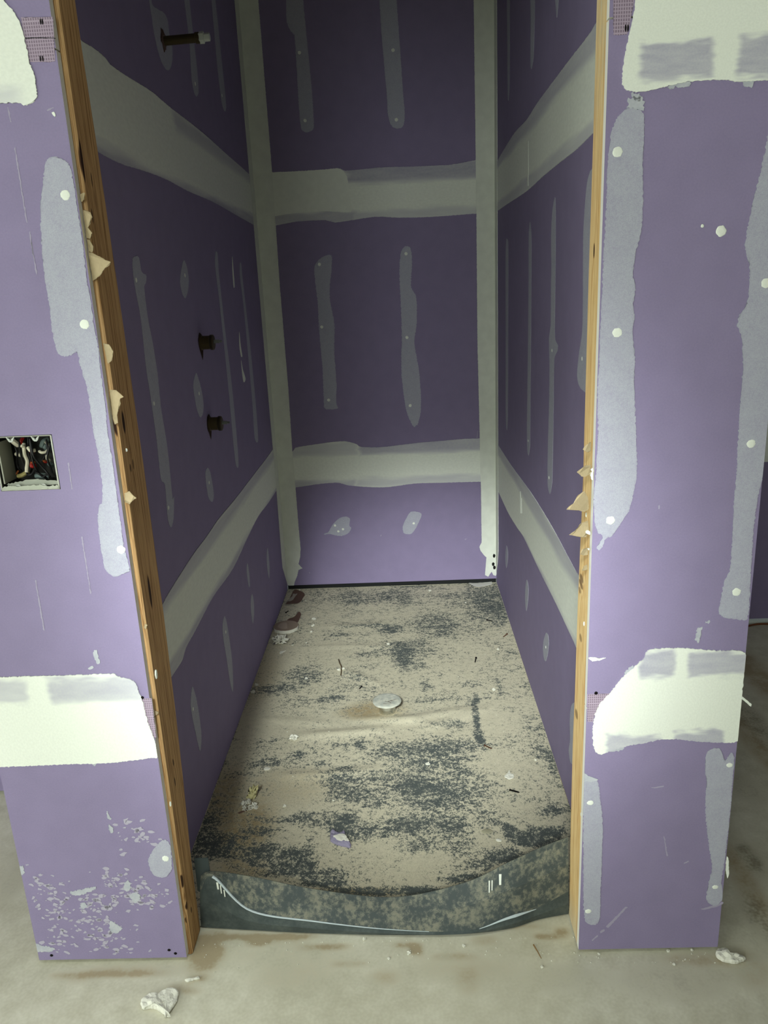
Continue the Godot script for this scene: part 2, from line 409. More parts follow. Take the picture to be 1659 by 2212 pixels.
# ------------------------------------------------------------------ the room around the stall
func build_room():
	M.floor = floor_material()
	var f := mb()
	var lo := Vector2(-3.3, -2.6); var hi := Vector2(3.5, 4.0)
	var uv := func(x, z): return Vector2((x + 1.6) / 3.2, (z + 2.2) / 3.2)
	quad(f, Vector3(lo.x, -.003, lo.y), Vector3(hi.x, -.003, lo.y), Vector3(hi.x, -.003, hi.y), Vector3(lo.x, -.003, hi.y), Vector3.UP, [uv.call(lo.x, lo.y), uv.call(hi.x, lo.y), uv.call(hi.x, hi.y), uv.call(lo.x, hi.y)])
	box(f, Vector3(lo.x, -.12, lo.y), Vector3(hi.x, -.004, hi.y), "xXyzZ")
	tag(put(self, "floor", done(f, M.floor)), "dusty grey-beige concrete slab outside the shower opening", "floor", "", "structure")
	tag(vbox(self, "ceiling", Vector3(-3.3, 2.7, -2.6), Vector3(3.5, 2.8, 4.0), M.gypsum), "pale unpainted ceiling over the room in front of the stall", "ceiling", "", "structure")
	var wb := thing("wall_room_behind", "plain wall with an added window facing the stall across the room", "wall", Vector3.ZERO, "", "structure")
	var sb := mb()
	for b in [[-2.4, -.02, -1.42, 2.72], [-.46, -.02, 3.5, 2.72], [-1.42, -.02, -.46, .83], [-1.42, 2.37, -.46, 2.72]]: box(sb, Vector3(b[0], b[1], 3.9), Vector3(b[2], b[3], 4.0))
	put(wb, "wall_body", done(sb, M.concrete_wall))
	tag(vbox(self, "wall_room_right", Vector3(3.4, -.02, -2.6), Vector3(3.5, 2.72, 4.0), M.purple), "side wall of the room on the far right", "wall", "", "structure")
	var wl := thing("wall_room_left", "side wall of the room on the left with two added window openings", "wall", Vector3.ZERO, "", "structure")
	var sl := mb()   # solid pieces around the added low window and the upper one (z 1.87 to 3.33)
	for b in [[-.02, -2.6, 2.72, .32], [-.02, 1.58, 2.72, 1.87], [-.02, 3.33, 2.72, 4.0], [-.02, .32, .06, 1.58], [.84, .32, 2.72, 1.58], [-.02, 1.87, .87, 3.33], [2.13, 1.87, 2.72, 3.33]]: box(sl, Vector3(-2.4, b[0], b[1]), Vector3(-2.3, b[2], b[3]))
	put(wl, "wall_body", done(sl, M.gypsum))
	var pane := mat(Color(.9, .95, .92), .4); pane.emission_enabled = true; pane.emission = Color(.95, 1, .95); pane.emission_energy_multiplier = .25  # faint glow for the panes of the added windows
	added_room_window("window_1", "added out-of-view window across the room, lighting the stall", Vector3(-1.42, .83, 3.9), Vector3(-.46, 2.37, 3.98), false, pane)
	added_room_window("window_2", "added out-of-view upper window in the left side wall of the room", Vector3(-2.38, .87, 1.87), Vector3(-2.3, 2.13, 3.33), true, pane)
	added_room_window("window_3", "added out-of-view low window in the left side wall of the room", Vector3(-2.38, .06, .32), Vector3(-2.3, .84, 1.58), true, pane)
	var st := mb()
	var glow := mat(Color(.9, .9, .86), .5); glow.emission_enabled = true; glow.emission = Color(1, 1, .95); glow.emission_energy_multiplier = .6
	var spots := [[Vector3(-.3, 2.59, 2.78), Vector3(.19, .08, -1.45), "right head of an added pair of ceiling spotlights lighting the stall"], [Vector3(-.75, 2.59, 2.78), Vector3(0, .1, -1.6), "left head of an added pair of ceiling spotlights lighting the stall"], [Vector3(-.2, 2.60, .85), Vector3(-.15, 0, .6), "added ceiling downlight over the floor in front of the stall"]]
	for q in spots:  # lamp bodies added around the invented spot lights
		var p: Vector3 = q[0]; var dir: Vector3 = (q[1] - p).normalized()
		var lamp := thing("added_spotlight", q[2], "spotlight", p)
		st = mb(); lathe(st, [Vector2(.0, -.10), Vector2(.05, -.10), Vector2(.075, -.06), Vector2(.085, -.012), Vector2(.078, -.010), Vector2(.0, -.016)], Vector3.ZERO, dir, 24)
		put(lamp, "lamp_housing", done(st, M.white_plastic))
		st = mb(); lathe(st, [Vector2(.076, -.0095), Vector2(.0, -.0085)], Vector3.ZERO, dir, 24); put(lamp, "lamp_face", done(st, glow))
		st = mb(); tube(st, [-dir * .09, Vector3(0, 2.7 - p.y, 0) - dir * .06], .012, 8); put(lamp, "lamp_arm", done(st, M.white_plastic))
	# the wall far behind the right end of the stall
	var fr := thing("wall_far_right", "shaded purple wall with a pale upper coat, seen past the right end of the stall", "wall", Vector3.ZERO, "", "structure")
	board(fr, Vector3(.66, .015, -1.70), Vector3(3.4, 2.7, -1.684), 2)
	coat(fr, "F", [.66, .70, 3.4, .70, 3.4, 1.3, .66, 1.3], M.mud, .001, .0, "joint_compound", Rect2(), false, 1).position.z = -1.684
	var fl := thing("wall_far_left", "purple wall seen past the left end of the stall front", "wall", Vector3.ZERO, "", "structure")
	board(fl, Vector3(-2.3, .01, -.646), Vector3(-.66, 2.7, -.63), 2)
	# the boards above the opening
	var hd := thing("wall_header", "drywall header above the shower opening", "wall", Vector3.ZERO, "", "structure")
	board(hd, Vector3(XLL, 2.13, -.016), Vector3(XRR, 2.7, 0), 2)
	board(hd, Vector3(XLF - .05, 2.13, -.125), Vector3(XRF + .05, 2.7, -.109), 2)
	vbox(hd, "header_beam", Vector3(XLF, 2.132, -.108), Vector3(XRF, 2.23, -.017), M.gypsum)
	var cable := thing("floor_cable", "thin orange-brown cable curving over the floor by the far right wall", "cable")
	st = mb(); var cp := []
	for q in v2([1.47,-1.6296,1.4905,-1.6347,1.5138,-1.6418,1.5445,-1.6528,1.5742,-1.6572,1.6027,-1.655,1.6418,-1.6431]): cp.append(Vector3(q.x, .002, q.y))
	tube(st, spline(cp), .0045, 8); put(cable, "cable_sheath", done(st, mat(Color(.45, .28, .17), .6)))

# an added two-pane window with faintly glowing panes, filling an opening from a to b, in a side wall or in the wall across the room
func added_room_window(called, label, a: Vector3, b: Vector3, side: bool, pane: Material):
	var win := thing(called, label, "window", Vector3.ZERO, "", "structure")
	var st := mb(); var f := .045
	var u := Vector3(0, 0, 1) if side else Vector3(1, 0, 0)
	var w := (b - a).dot(u); var h := b.y - a.y; var d := (b - a) - u * w - Vector3(0, h, 0)
	for r in [[0.0, 0.0, f, h], [w - f, 0.0, w, h], [w * .5 - f * .5, 0.0, w * .5 + f * .5, h], [0.0, 0.0, w, f], [0.0, h - f, w, h]]:
		box(st, a + u * r[0] + Vector3(0, r[1], 0), a + u * r[2] + Vector3(0, r[3], 0) + d)
	put(win, "window_frame", done(st, M.white_plastic))
	for k in 2: vbox(win, "pane", a + u * (f + k * (w * .5 - f * .5)) + Vector3(0, f, 0) + d * .45, a + u * (w * .5 - f * .5 + k * (w * .5 - f * .5)) + Vector3(0, h - f, 0) + d * .55, pane)

func floor_material() -> StandardMaterial3D:
	var w := 1600
	var n1 := grey(w, w, 61, .004, 4); var n2 := grey(w, w, 62, .03, 4); var n3 := grey(w, w, 63, .2, 3)
	var stain := soft_map(200, 200, -1.6, -2.2, 3.2, 3.2, [-.403,-.023,.043,.058,1,-.31,-.067,.131,.012,.9,-.243,-.059,.098,.008,.8,.054,-.032,.032,.013,.8,.08,-.018,.017,.018,.9,.239,-.04,.042,.01,.6,.33,-.078,.064,.014,.5,-.186,.05,.122,.036,.25,-.548,.011,.169,.011,.3,-.594,.029,.137,.01,.75,-.674,.039,.063,.01,.5,-.436,.074,.051,.013,.6,-.402,.048,.027,.008,.6,-.487,.107,.03,.02,.5,.181,.034,.121,.036,.3,.709,.022,.099,.024,.5,.896,-.207,.033,.186,.6,1.177,-.802,.043,.313,.6,1.373,-1.254,.066,.285,.7,-.284,-.046,.032,.007,.8,-.132,-.03,.053,.008,.7,-.065,.016,.041,.012,.45,.008,.054,.04,.024,.4,.163,-.003,.052,.01,.5,.188,.07,.03,.035,.4,.378,-.05,.032,.011,.8,.418,-.062,.021,.016,.7,-.387,-.069,.022,.014,.7,.798,.048,.049,.059,.4,-.215,-.012,.211,.038,.2], w)
	var dark := soft_map(200, 200, -1.6, -2.2, 3.2, 3.2, [1.223,-.909,.045,.168,.5,.941,-.287,.029,.066,.6,.879,-.091,.031,.082,.5,.62,.079,.116,.045,.25,.378,.062,.099,.035,.2,-.968,-.264,.037,.1,.25,1.049,-.569,.039,.085,.3], w)
	var o := PackedByteArray(); o.resize(w * w * 3)
	var a := Color(.735, .725, .64); var b := Color(.84, .835, .76); var br := Color(.62, .56, .44); var gr := Color(.50, .48, .40)
	for i in w * w:
		var t := .5 + (n1[i] - 127.5) / 255.0 * 1.1 + (n2[i] - 127.5) / 255.0 * .9 + (n3[i] - 127.5) / 255.0 * .6
		var c := a.lerp(b, clampf(t, 0.0, 1.0))
		var s := stain[i] / 255.0
		if s > .02: c = c.lerp(br, clampf((s * 1.3 + (n2[i] - 128.0) / 150.0 + (n3[i] - 128.0) / 260.0) * s * 1.0, 0.0, .75))
		var d := dark[i] / 255.0
		if d > .02: c = c.lerp(gr, clampf((d + (n2[i] - 128.0) / 160.0 + (n3[i] - 128.0) / 200.0) * d * 1.4, 0.0, .7))
		o[i * 3] = int(c.r * 255.0); o[i * 3 + 1] = int(c.g * 255.0); o[i * 3 + 2] = int(c.b * 255.0)
	var m := mat(Color.WHITE, .95, tex(w, w, o))
	var hm := grey(512, 512, 65, .05, 4)
	m.heightmap_enabled = true; m.heightmap_scale = .12
	m.heightmap_texture = ImageTexture.create_from_image(Image.create_from_data(512, 512, false, Image.FORMAT_L8, hm))
	return m

# soft ellipses (x, z, rx, rz, strength) drawn at low resolution and enlarged
func soft_map(w: int, h: int, x0: float, z0: float, sx: float, sz: float, e: Array, ow: int, oh := 0) -> PackedByteArray:
	var g := PackedFloat32Array(); g.resize(w * h)
	for k in range(0, e.size(), 5):
		var cx: float = (e[k] - x0) / sx * w; var cz: float = (e[k + 1] - z0) / sz * h
		var rx: float = maxf(e[k + 2] / sx * w, .7); var rz: float = maxf(e[k + 3] / sz * h, .7)
		for y in range(maxi(0, int(cz - rz * 1.6)), mini(h, int(cz + rz * 1.6) + 2)):
			for x in range(maxi(0, int(cx - rx * 1.6)), mini(w, int(cx + rx * 1.6) + 2)):
				var d := Vector2((x + .5 - cx) / rx, (y + .5 - cz) / rz).length()
				var v: float = e[k + 4] * (1.0 - smoothstep(.35, 1.5, d))
				g[y * w + x] = 1.0 - (1.0 - g[y * w + x]) * (1.0 - v)
	var by := PackedByteArray(); by.resize(w * h)
	for i in w * h: by[i] = int(clampf(g[i], 0, 1) * 255.0)
	var im := Image.create_from_data(w, h, false, Image.FORMAT_L8, by)
	im.resize(ow, oh if oh > 0 else ow, Image.INTERPOLATE_CUBIC)
	return im.get_data()

# ------------------------------------------------------------------ front walls
func build_front_left():
	var w := thing("wall_front_left", "purple drywall return left of the opening with an open electrical box and white compound bands", "wall", Vector3.ZERO, "", "structure")
	board(w, Vector3(XLL, .008, -.016), Vector3(XLF, JLOW - .0015, 0), 2)
	board(w, Vector3(XLL, JLOW + .0015, -.016), Vector3(XLF, JTOP - .0015, 0), 2, Rect2(-.664, 1.108, .113, .104))
	board(w, Vector3(XLL, JTOP + .0015, -.016), Vector3(XLF, 2.131, 0), 2)
	var clip := Rect2(XLL, .008, XLF - XLL, 2.1)
	# upper joint
	tape(w, [-.4895,1.8809,-.4377,1.8791,-.4449,1.8159,-.487,1.8179])
	coat(w, "F", [-.4905,1.8525,-.4634,1.8516,-.4387,1.8497,-.4389,1.8488,-.4636,1.8505,-.4907,1.8513], M.black, .0007, .0003, "joint_crack", Rect2(), false, 1)
	for q in [[-.4589,1.8736], [-.4559,1.8734], [-.4679,1.8218], [-.4641,1.8216]]: dabs(w, "F", q, .0014, M.screw, "staple", .001, 3.4)
	coat(w, "F", [-.7133,1.9533,-.5197,1.9436,-.5133,1.9204,-.5109,1.9041,-.501,1.892,-.4939,1.8788,-.4904,1.8681,-.4883,1.8491,-.4862,1.8299,-.486,1.8155,-.4817,1.8007,-.4815,1.7861,-.4825,1.769,-.487,1.7618,-.5019,1.7564,-.518,1.7596,-.5457,1.7602,-.6178,1.7621,-.7573,1.7648], pulled(256, 256, [.0, .86, .9, 1.0, .06, .35], 101, 1.0), .0022, .0010, "joint_compound", clip, true)
	coat(w, "F", [-.51,1.7575,-.4999,1.7595,-.4872,1.7608,-.4935,1.7567,-.5049,1.7548], M.mud, .0012, .001)
	coat(w, "F", [-.4625,1.7428,-.4582,1.7431,-.4573,1.7368,-.4605,1.7377], M.mud, .0012, .0005)
	# long thin coat over the screws beside the stud
	coat(w, "F", [-.4874,1.6609,-.481,1.6735,-.4679,1.6759,-.4572,1.6723,-.446,1.6628,-.4436,1.6329,-.4427,1.5881,-.443,1.5262,-.4445,1.4877,-.4449,1.4759,-.4431,1.4394,-.4442,1.4023,-.4419,1.3675,-.4439,1.3235,-.4438,1.2726,-.4465,1.2114,-.4462,1.1486,-.4466,1.1125,-.4473,1.0406,-.4478,.9905,-.4431,.9426,-.4554,.9361,-.4725,.9305,-.4847,.9372,-.4908,.9512,-.4919,.9989,-.4893,1.0489,-.4823,1.0749,-.4763,1.0788,-.4712,1.1175,-.4704,1.1654,-.4727,1.2124,-.472,1.2585,-.4726,1.2949,-.4787,1.3339,-.4796,1.3574,-.4875,1.3548,-.5002,1.351,-.5146,1.356,-.5177,1.3737,-.5194,1.3998,-.5171,1.4312,-.5175,1.4735,-.5154,1.5205,-.5114,1.5611,-.506,1.5963,-.4996,1.6224], M.thin, .0007, .0012)
	dabs(w, "F", [-.4605,1.6167,-.4603,1.4045,-.4542,.9846], .0088)
	# lower joint
	tape(w, [-.4588,.6652,-.4364,.6656,-.4377,.5748,-.4637,.5756])
	coat(w, "F", [-.8064,.7245,-.7378,.7237,-.6692,.7236,-.5838,.7233,-.5054,.7233,-.4962,.7166,-.4669,.7063,-.4598,.6834,-.4548,.6567,-.4512,.6181,-.4429,.5749,-.4399,.5436,-.4419,.5278,-.4523,.5289,-.4917,.5233,-.5452,.519,-.6515,.5182,-.7763,.5161,-.8476,.5162], pulled(512, 256, [.0, .05, .27, .30, .05, .55, .40, .06, 1.0, .30, .05, .7], 102, 2.0), .0022, .0010, "joint_compound", clip, true)
	coat(w, "F", [-.4947,.2705,-.4823,.2962,-.465,.3172,-.4512,.3254,-.4419,.3123,-.4425,.2777,-.4462,.2472,-.4612,.23,-.4762,.2282,-.4895,.2396], M.thin, .0008, .0012)
	dabs(w, "F", [-.4561,.2768], .008)
	for f in [[-.7831,.0535,-.7629,.0483,-.7373,.0406,-.7503,.0314,-.7845,.0346], [-.6001,.1141,-.5897,.1069,-.5766,.0927,-.5937,.0792,-.6056,.0888], [-.6783,.1935,-.6549,.1996,-.6201,.2076,-.6171,.2031,-.6492,.1882,-.6723,.1843], [-.5477,.1788,-.5332,.1896,-.5236,.1781,-.5371,.1604], [-.554,.2148,-.5438,.2212,-.5428,.2011,-.5515,.1924,-.5583,.197], [-.6612,.1592,-.6508,.1657,-.6469,.1542,-.6574,.1477], [-.5407,.7719,-.5331,.7772,-.5298,.7476,-.5361,.7459], [-.5521,.7409,-.5437,.7406,-.548,.7344,-.5547,.7354], [-.581,.5161,-.573,.5174,-.576,.5119], [-.566,.4007,-.5618,.3922,-.56,.3795,-.5669,.3818], [-.5672,.3671,-.5606,.3626,-.5591,.3477,-.5667,.3458], [-.7782,.2651,-.7704,.2671,-.772,.2473,-.7821,.2432]]:
		coat(w, "F", f, M.thin_pale, .0005, .0016, "compound_smear", clip)
	scuffs(w)
	dabs(w, "F", [-.749,.0209,-.4784,.0295,-.4651,.0197,-.4551,.6674], .0036, M.screw, "screw_head", .0012)
	for s in [[-.5269,1.0136,-.5246,1.0136,-.5251,.8969,-.5269,.8963], [-.6305,.9287,-.6285,.9286,-.6293,.8223,-.6325,.8232], [-.5343,1.7542,-.5329,1.7541,-.5314,1.7316,-.5331,1.7317], [-.534,1.6938,-.532,1.6937,-.532,1.5762,-.534,1.5762], [-.5316,1.562,-.5296,1.5619,-.5309,1.524,-.5327,1.524], [-.5296,1.1582,-.5277,1.1581,-.5283,1.1068,-.5305,1.1069], [-.4702,1.7462,-.4589,1.7506,-.4586,1.7496,-.4693,1.7451], [-.5319,1.5438,-.5301,1.5437,-.53,1.4915,-.5318,1.4916]]:
		scratch(w, "F", s)
	# back board of this wall and the end closing
	board(w, Vector3(XLL, .008, -.125), Vector3(XLF - .01, 2.131, -.109), 2)
	board(w, Vector3(XLL, .008, -.109), Vector3(XLL + .016, 2.131, -.016), 0)
	flaps(w, 1.0, [[-.4394,1.6176,-.4293,1.6197,-.4311,1.6138,-.4336,1.6096,-.4361,1.6059,-.4398,1.6056], [-.438,1.5935,-.4238,1.5885,-.42,1.5797,-.4251,1.5739,-.4262,1.5696,-.4323,1.5637,-.4388,1.564,-.4393,1.5788], [-.4388,1.564,-.4314,1.5633,-.4274,1.5591,-.4252,1.5547,-.4288,1.5496,-.4331,1.5462,-.4398,1.5483], [-.4388,1.5456,-.4333,1.5445,-.4303,1.54,-.4274,1.5337,-.4292,1.5284,-.4322,1.5241,-.4386,1.5253], [-.4386,1.5253,-.4328,1.5233,-.4079,1.5124,-.4029,1.5077,-.3945,1.5064,-.3981,1.5012,-.407,1.4989,-.4149,1.4903,-.4236,1.4835,-.4389,1.4769,-.4386,1.4976], [-.4355,1.3702,-.4223,1.3681,-.415,1.3562,-.4218,1.3403,-.4318,1.3334], [-.4355,1.2873,-.4218,1.2867,-.4057,1.2755,-.4164,1.2714,-.4161,1.2623,-.422,1.2534,-.4287,1.2384,-.4272,1.2276,-.4338,1.2248,-.4379,1.2388], [-.4352,1.0927,-.4233,1.0987,-.4097,1.0868,-.4194,1.0807,-.4268,1.0728,-.4361,1.0748], [-.4352,.8173,-.4307,.8262,-.4247,.826,-.4305,.8154], [-.4377,.6293,-.4271,.6308,-.4332,.6233,-.4362,.6215]])

func build_front_right():
	var w := thing("wall_front_right", "purple drywall return right of the opening with screw rows under thin compound", "wall", Vector3.ZERO, "", "structure")
	board(w, Vector3(XRF, .008, -.016), Vector3(XRR, JLOW - .0015, 0), 2)
	board(w, Vector3(XRF, JLOW + .0015, -.016), Vector3(XRR, JTOP - .0015, 0), 2)
	board(w, Vector3(XRF, JTOP + .0015, -.016), Vector3(XRR, 2.131, 0), 2)
	var clip := Rect2(XRF, .008, XRR - XRF, 2.1)
	tape(w, [.445,1.8863,.4825,1.8844,.4724,1.8208,.469,1.8093,.448,1.8108])
	for q in [[.4667,1.8192], [.4704,1.819]]: dabs(w, "F", q, .0016, M.screw, "staple", .001, 3.4)
	coat(w, "F", [.4842,1.9023,.4805,1.8709,.4792,1.8436,.475,1.8206,.4707,1.7998,.4665,1.7764,.4643,1.7527,.4654,1.7382,.4724,1.7306,.4872,1.7275,.5112,1.7288,.5323,1.7326,.548,1.7355,.5664,1.7382,.6008,1.7389,.6273,1.7381,.6488,1.7342,.696,1.7343,.7598,1.7313,.7428,1.8893], pulled(512, 384, [.10, .62, .50, .90, .035, .85, .64, .60, 1.1, .92, .035, .85], 103, 1.4), .0024, .0010, "joint_compound", clip, true)
	for f in [[.5376,1.7323,.548,1.7367,.5718,1.7379,.5721,1.7319,.5562,1.7314,.5431,1.7297], [.654,1.7352,.6726,1.7343,.6706,1.726,.6599,1.7277], [.4793,1.7267,.49,1.7249,.4958,1.7149,.485,1.7179], [.4756,1.7183,.497,1.7185,.5005,1.7013,.4748,1.7062]]:
		coat(w, "F", f, M.thin_pale, .001, .0022, "compound_smear", clip)
	coat(w, "F", [.4485,1.6554,.4543,1.6825,.4645,1.6968,.4776,1.7048,.491,1.7042,.5008,1.6951,.5031,1.6653,.5029,1.615,.5065,1.5633,.5055,1.516,.4986,1.4842,.4966,1.4674,.4946,1.4484,.5001,1.4207,.4971,1.3929,.5008,1.3759,.4985,1.3505,.5047,1.3042,.5054,1.2632,.5095,1.2183,.5131,1.1726,.5179,1.1105,.5173,1.0845,.5126,1.0527,.5076,1.0271,.496,1.008,.4874,.9919,.4755,.9759,.4663,.9729,.4621,.9598,.4546,.95,.4497,.9536,.4556,.9667,.4599,.9765,.4502,.9868,.4439,1.0067,.4412,1.0555,.4432,1.0874,.4455,1.1754,.442,1.2361,.443,1.2952,.4431,1.3529,.4439,1.4369,.4448,1.4913,.4459,1.5399,.4458,1.6176], M.thin, .0007, .0012)
	dabs(w, "F", [.4614,1.6402,.639,1.51,.4724,1.3505,.4737,1.0079,.7185,.8555], .0088)
	dabs(w, "F", [.7212,1.4225,.7208,1.1434], .0085)
	dabs(w, "F", [.6075,1.5194], .0028)
	coat(w, "F", [.729,1.7755,.718,1.7285,.7089,1.6852,.7034,1.6559,.7006,1.6311,.6959,1.5933,.6884,1.555,.6819,1.5028,.6815,1.4814,.6903,1.4541,.69,1.4669,.6924,1.4451,.693,1.39,.6818,1.3709,.6789,1.3541,.6875,1.3367,.6943,1.2904,.6956,1.2405,.6959,1.2017,.6972,1.1499,.6994,1.0876,.6987,1.0773,.7007,.9969,.7029,.9005,.6944,.8804,.6899,.8358,.6883,.8149,.6971,.8041,.7167,.7999,.7424,.7972,.7452,.8094,.7441,.8511,.7405,.946,.741,1.0278,.7495,1.1013,.7447,1.34,.7544,1.5259,.7552,1.7742], M.thin, .0007, .0013, "joint_compound", clip)
	tape(w, [.4415,.6452,.4863,.6464,.4625,.6151,.4541,.583,.4433,.5834])
	dabs(w, "F", [.4587,.6476], .0036, M.screw, "screw_head", .0012)
	coat(w, "F", [.5562,.7385,.5756,.7414,.6243,.7408,.6897,.7332,.7452,.7269,.7466,.6655,.7486,.5906,.75,.5331,.748,.5297,.7355,.5262,.6712,.5313,.6203,.5384,.5866,.5379,.5634,.5317,.5298,.5269,.5063,.5198,.4862,.5126,.4711,.508,.4624,.5133,.4567,.5311,.4548,.5619,.4579,.6001,.4688,.6263,.4879,.6482,.5098,.6809,.5381,.7093,.5504,.7235], pulled(512, 320, [.30, .03, .53, .27, .035, .85, .62, .05, 1.1, .27, .035, .8, .10, .82, .47, 1.0, .03, .75, .56, .80, .90, .95, .03, .8], 104, 1.6), .0024, .0012, "joint_compound", clip, true)
	coat(w, "F", [.4411,.7254,.4489,.7277,.4622,.7236,.4752,.725,.4639,.7206,.4492,.7189], M.mud, .0016, .0008)
	for f in [[.6507,.781,.6585,.7843,.6552,.7631,.6528,.7506,.6476,.7562], [.6644,.7929,.672,.7986,.6693,.791], [.5127,.6882,.5284,.706,.5319,.7004,.5163,.6825], [.493,.5143,.5197,.5252,.5166,.5183,.4998,.5122]]:
		coat(w, "F", f, M.thin_pale, .0008, .0022, "compound_smear", clip)
	coat(w, "F", [.4383,.4745,.4406,.4645,.4471,.4543,.4576,.4487,.4681,.4452,.4745,.407,.4807,.3575,.4836,.2946,.4838,.1868,.485,.0977,.4801,.0796,.4656,.0764,.4543,.0849,.4489,.1211,.4445,.253,.441,.3793], M.thin, .0008, .0013, "joint_compound", clip)
	coat(w, "F", [.4383,.4745,.4421,.4625,.454,.4541,.4697,.4468,.4544,.442,.444,.4443,.4394,.4364], M.thin_pale, .0011, .0008, "joint_compound", clip)
	dabs(w, "F", [.4549,.3912,.459,.1132], .0075, null, "screw_patch", .0016, .8)
	coat(w, "F", [.6869,.5004,.6962,.5119,.7113,.5133,.7191,.4994,.7254,.4835,.7374,.5028,.7434,.4908,.7449,.4312,.7463,.3497,.7441,.2447,.742,.1798,.7487,.14,.7356,.1226,.721,.1252,.7127,.141,.7152,.1806,.7195,.2196,.7107,.2669,.6991,.3304,.6929,.3923,.6929,.4408,.6886,.4529], M.thin, .0007, .0013, "joint_compound", clip)
	dabs(w, "F", [.7357,.4733,.7295,.1701], .007, null, "screw_patch", .0016, .8)
	for s in [[.4988,.0701,.5404,.1232,.5441,.1218,.5044,.0663], [.7021,.1123,.7286,.1205,.7501,.1302,.7499,.1244,.7325,.116,.7113,.1098], [.5791,.4241,.6046,.4282,.6048,.4249,.5861,.4223], [.6117,.3036,.6138,.3035,.6234,.2523,.6213,.2524], [.4864,.0567,.4953,.0633,.4973,.0587,.4884,.052], [.4687,.0341,.4812,.0476,.4831,.0453,.4714,.0317], [.6582,.2342,.6684,.2404,.6693,.2373,.6601,.232], [.5606,1.0332,.5633,1.0347,.5637,1.0266,.5616,1.0266]]:
		scratch(w, "F", s)
	board(w, Vector3(XRF + .012, .008, -.130), Vector3(XRR, 2.131, -.114), 2)
	board(w, Vector3(XRR - .016, .008, -.114), Vector3(XRR, 2.131, -.016), 0)
	# torn edge of the board, bits sticking out past the right end
	for f in [[.7442,.6619,.7483,.6599,.7478,.6507,.7438,.6471], [.7438,.6285,.7486,.6302,.7682,.6127,.767,.6078,.7508,.6226], [.748,.2488,.7518,.2445,.756,.2012,.7535,.1926,.7486,.2144]]:
		coat(w, "F", f, M.mud, .0012, .0006, "torn_paper")
	flaps(w, -1.0, [[.4346,1.157,.4352,1.1399,.4284,1.1386,.4191,1.1444,.425,1.1519], [.436,1.1133,.437,1.0975,.4267,1.0928,.4175,1.0943,.4127,1.1,.4081,1.1037,.4141,1.1079,.423,1.1138], [.4244,1.0654,.4276,1.0612,.4317,1.053,.4348,1.0287,.4256,1.0258,.4115,1.0312,.4006,1.034,.3881,1.0369,.4033,1.0469,.4108,1.0587], [.4347,1.0058,.4362,.9811,.4301,.9747,.4128,.9786,.4049,.9823,.3955,.9851,.4093,.9936,.4169,1.0032], [.4352,.9528,.4356,.9377,.4265,.9381,.4201,.9417,.4229,.9516], [.4357,.9175,.4361,.9073,.4241,.9094,.4287,.916]])
	for f in [[.4354,1.1094,.4339,1.1071,.4363,1.1038,.4333,1.1008,.4353,1.088,.4379,1.0879,.4372,1.1101], [.4274,.988,.4312,.9903,.436,.9885,.4354,.9828,.4314,.9837], [.4323,.9538,.4354,.9545,.4347,.9512]]:
		coat(w, "F", f, M.mud, .004, .0006)

func tape(w, flat: Array):
	coat(w, "F", flat, M.mesh_tape, .0005, .0006, "mesh_tape", Rect2(XLL, .008, XRR - XLL, 2.1), false, 1)

func scratch(w, pl: String, flat: Array):
	coat(w, pl, flat, M.scratch, .0003, .0008, "scratch", Rect2(), false, 1)

# pale scuffs rubbed into the paper near the floor of the left front board: uncountable flecks in one mesh
func scuffs(w):
	var st := mb()
	var area := [[-.57,.2197], [-.6336,.1675], [-.7303,.1518], [-.6796,.1138], [-.6278,.0801], [-.7324,.2062], [-.5166,.3401], [-.5012,.1776], [-.5972,.0277], [-.725,.0685], [-.6155,.1122], [-.5441,.1922]]
	for i in 360:
		var c: Array = area[rng.randi() % area.size()]
		var o := Vector2(c[0], c[1]) + Vector2(rng.randfn(0, .026), rng.randfn(0, .020))
		if o.x > XLF - .008 or o.x < XLL + .012 or o.y < .02: continue
		var r := rng.randf_range(.0012, .0058); var a0 := rng.randf() * TAU; var n := 7; var p := []
		var dir := Vector2.from_angle(rng.randf_range(-.6, .9))
		for k in n:
			var d := Vector2.from_angle(a0 + TAU * k / n) * r * rng.randf_range(.45, 1.25)
			d += dir * d.dot(dir) * .7
			p.append(at("F", o.x + d.x, o.y + d.y, .0004))
		for k in n: tri(st, p[k], p[(k + 1) % n], at("F", o.x, o.y, .0004), Vector3(0, 0, 1))
	var m := put(w, "scuff_marks", done(st, M.scuff if M.has("scuff") else M.thin_pale)); m.set_meta("kind", "stuff")

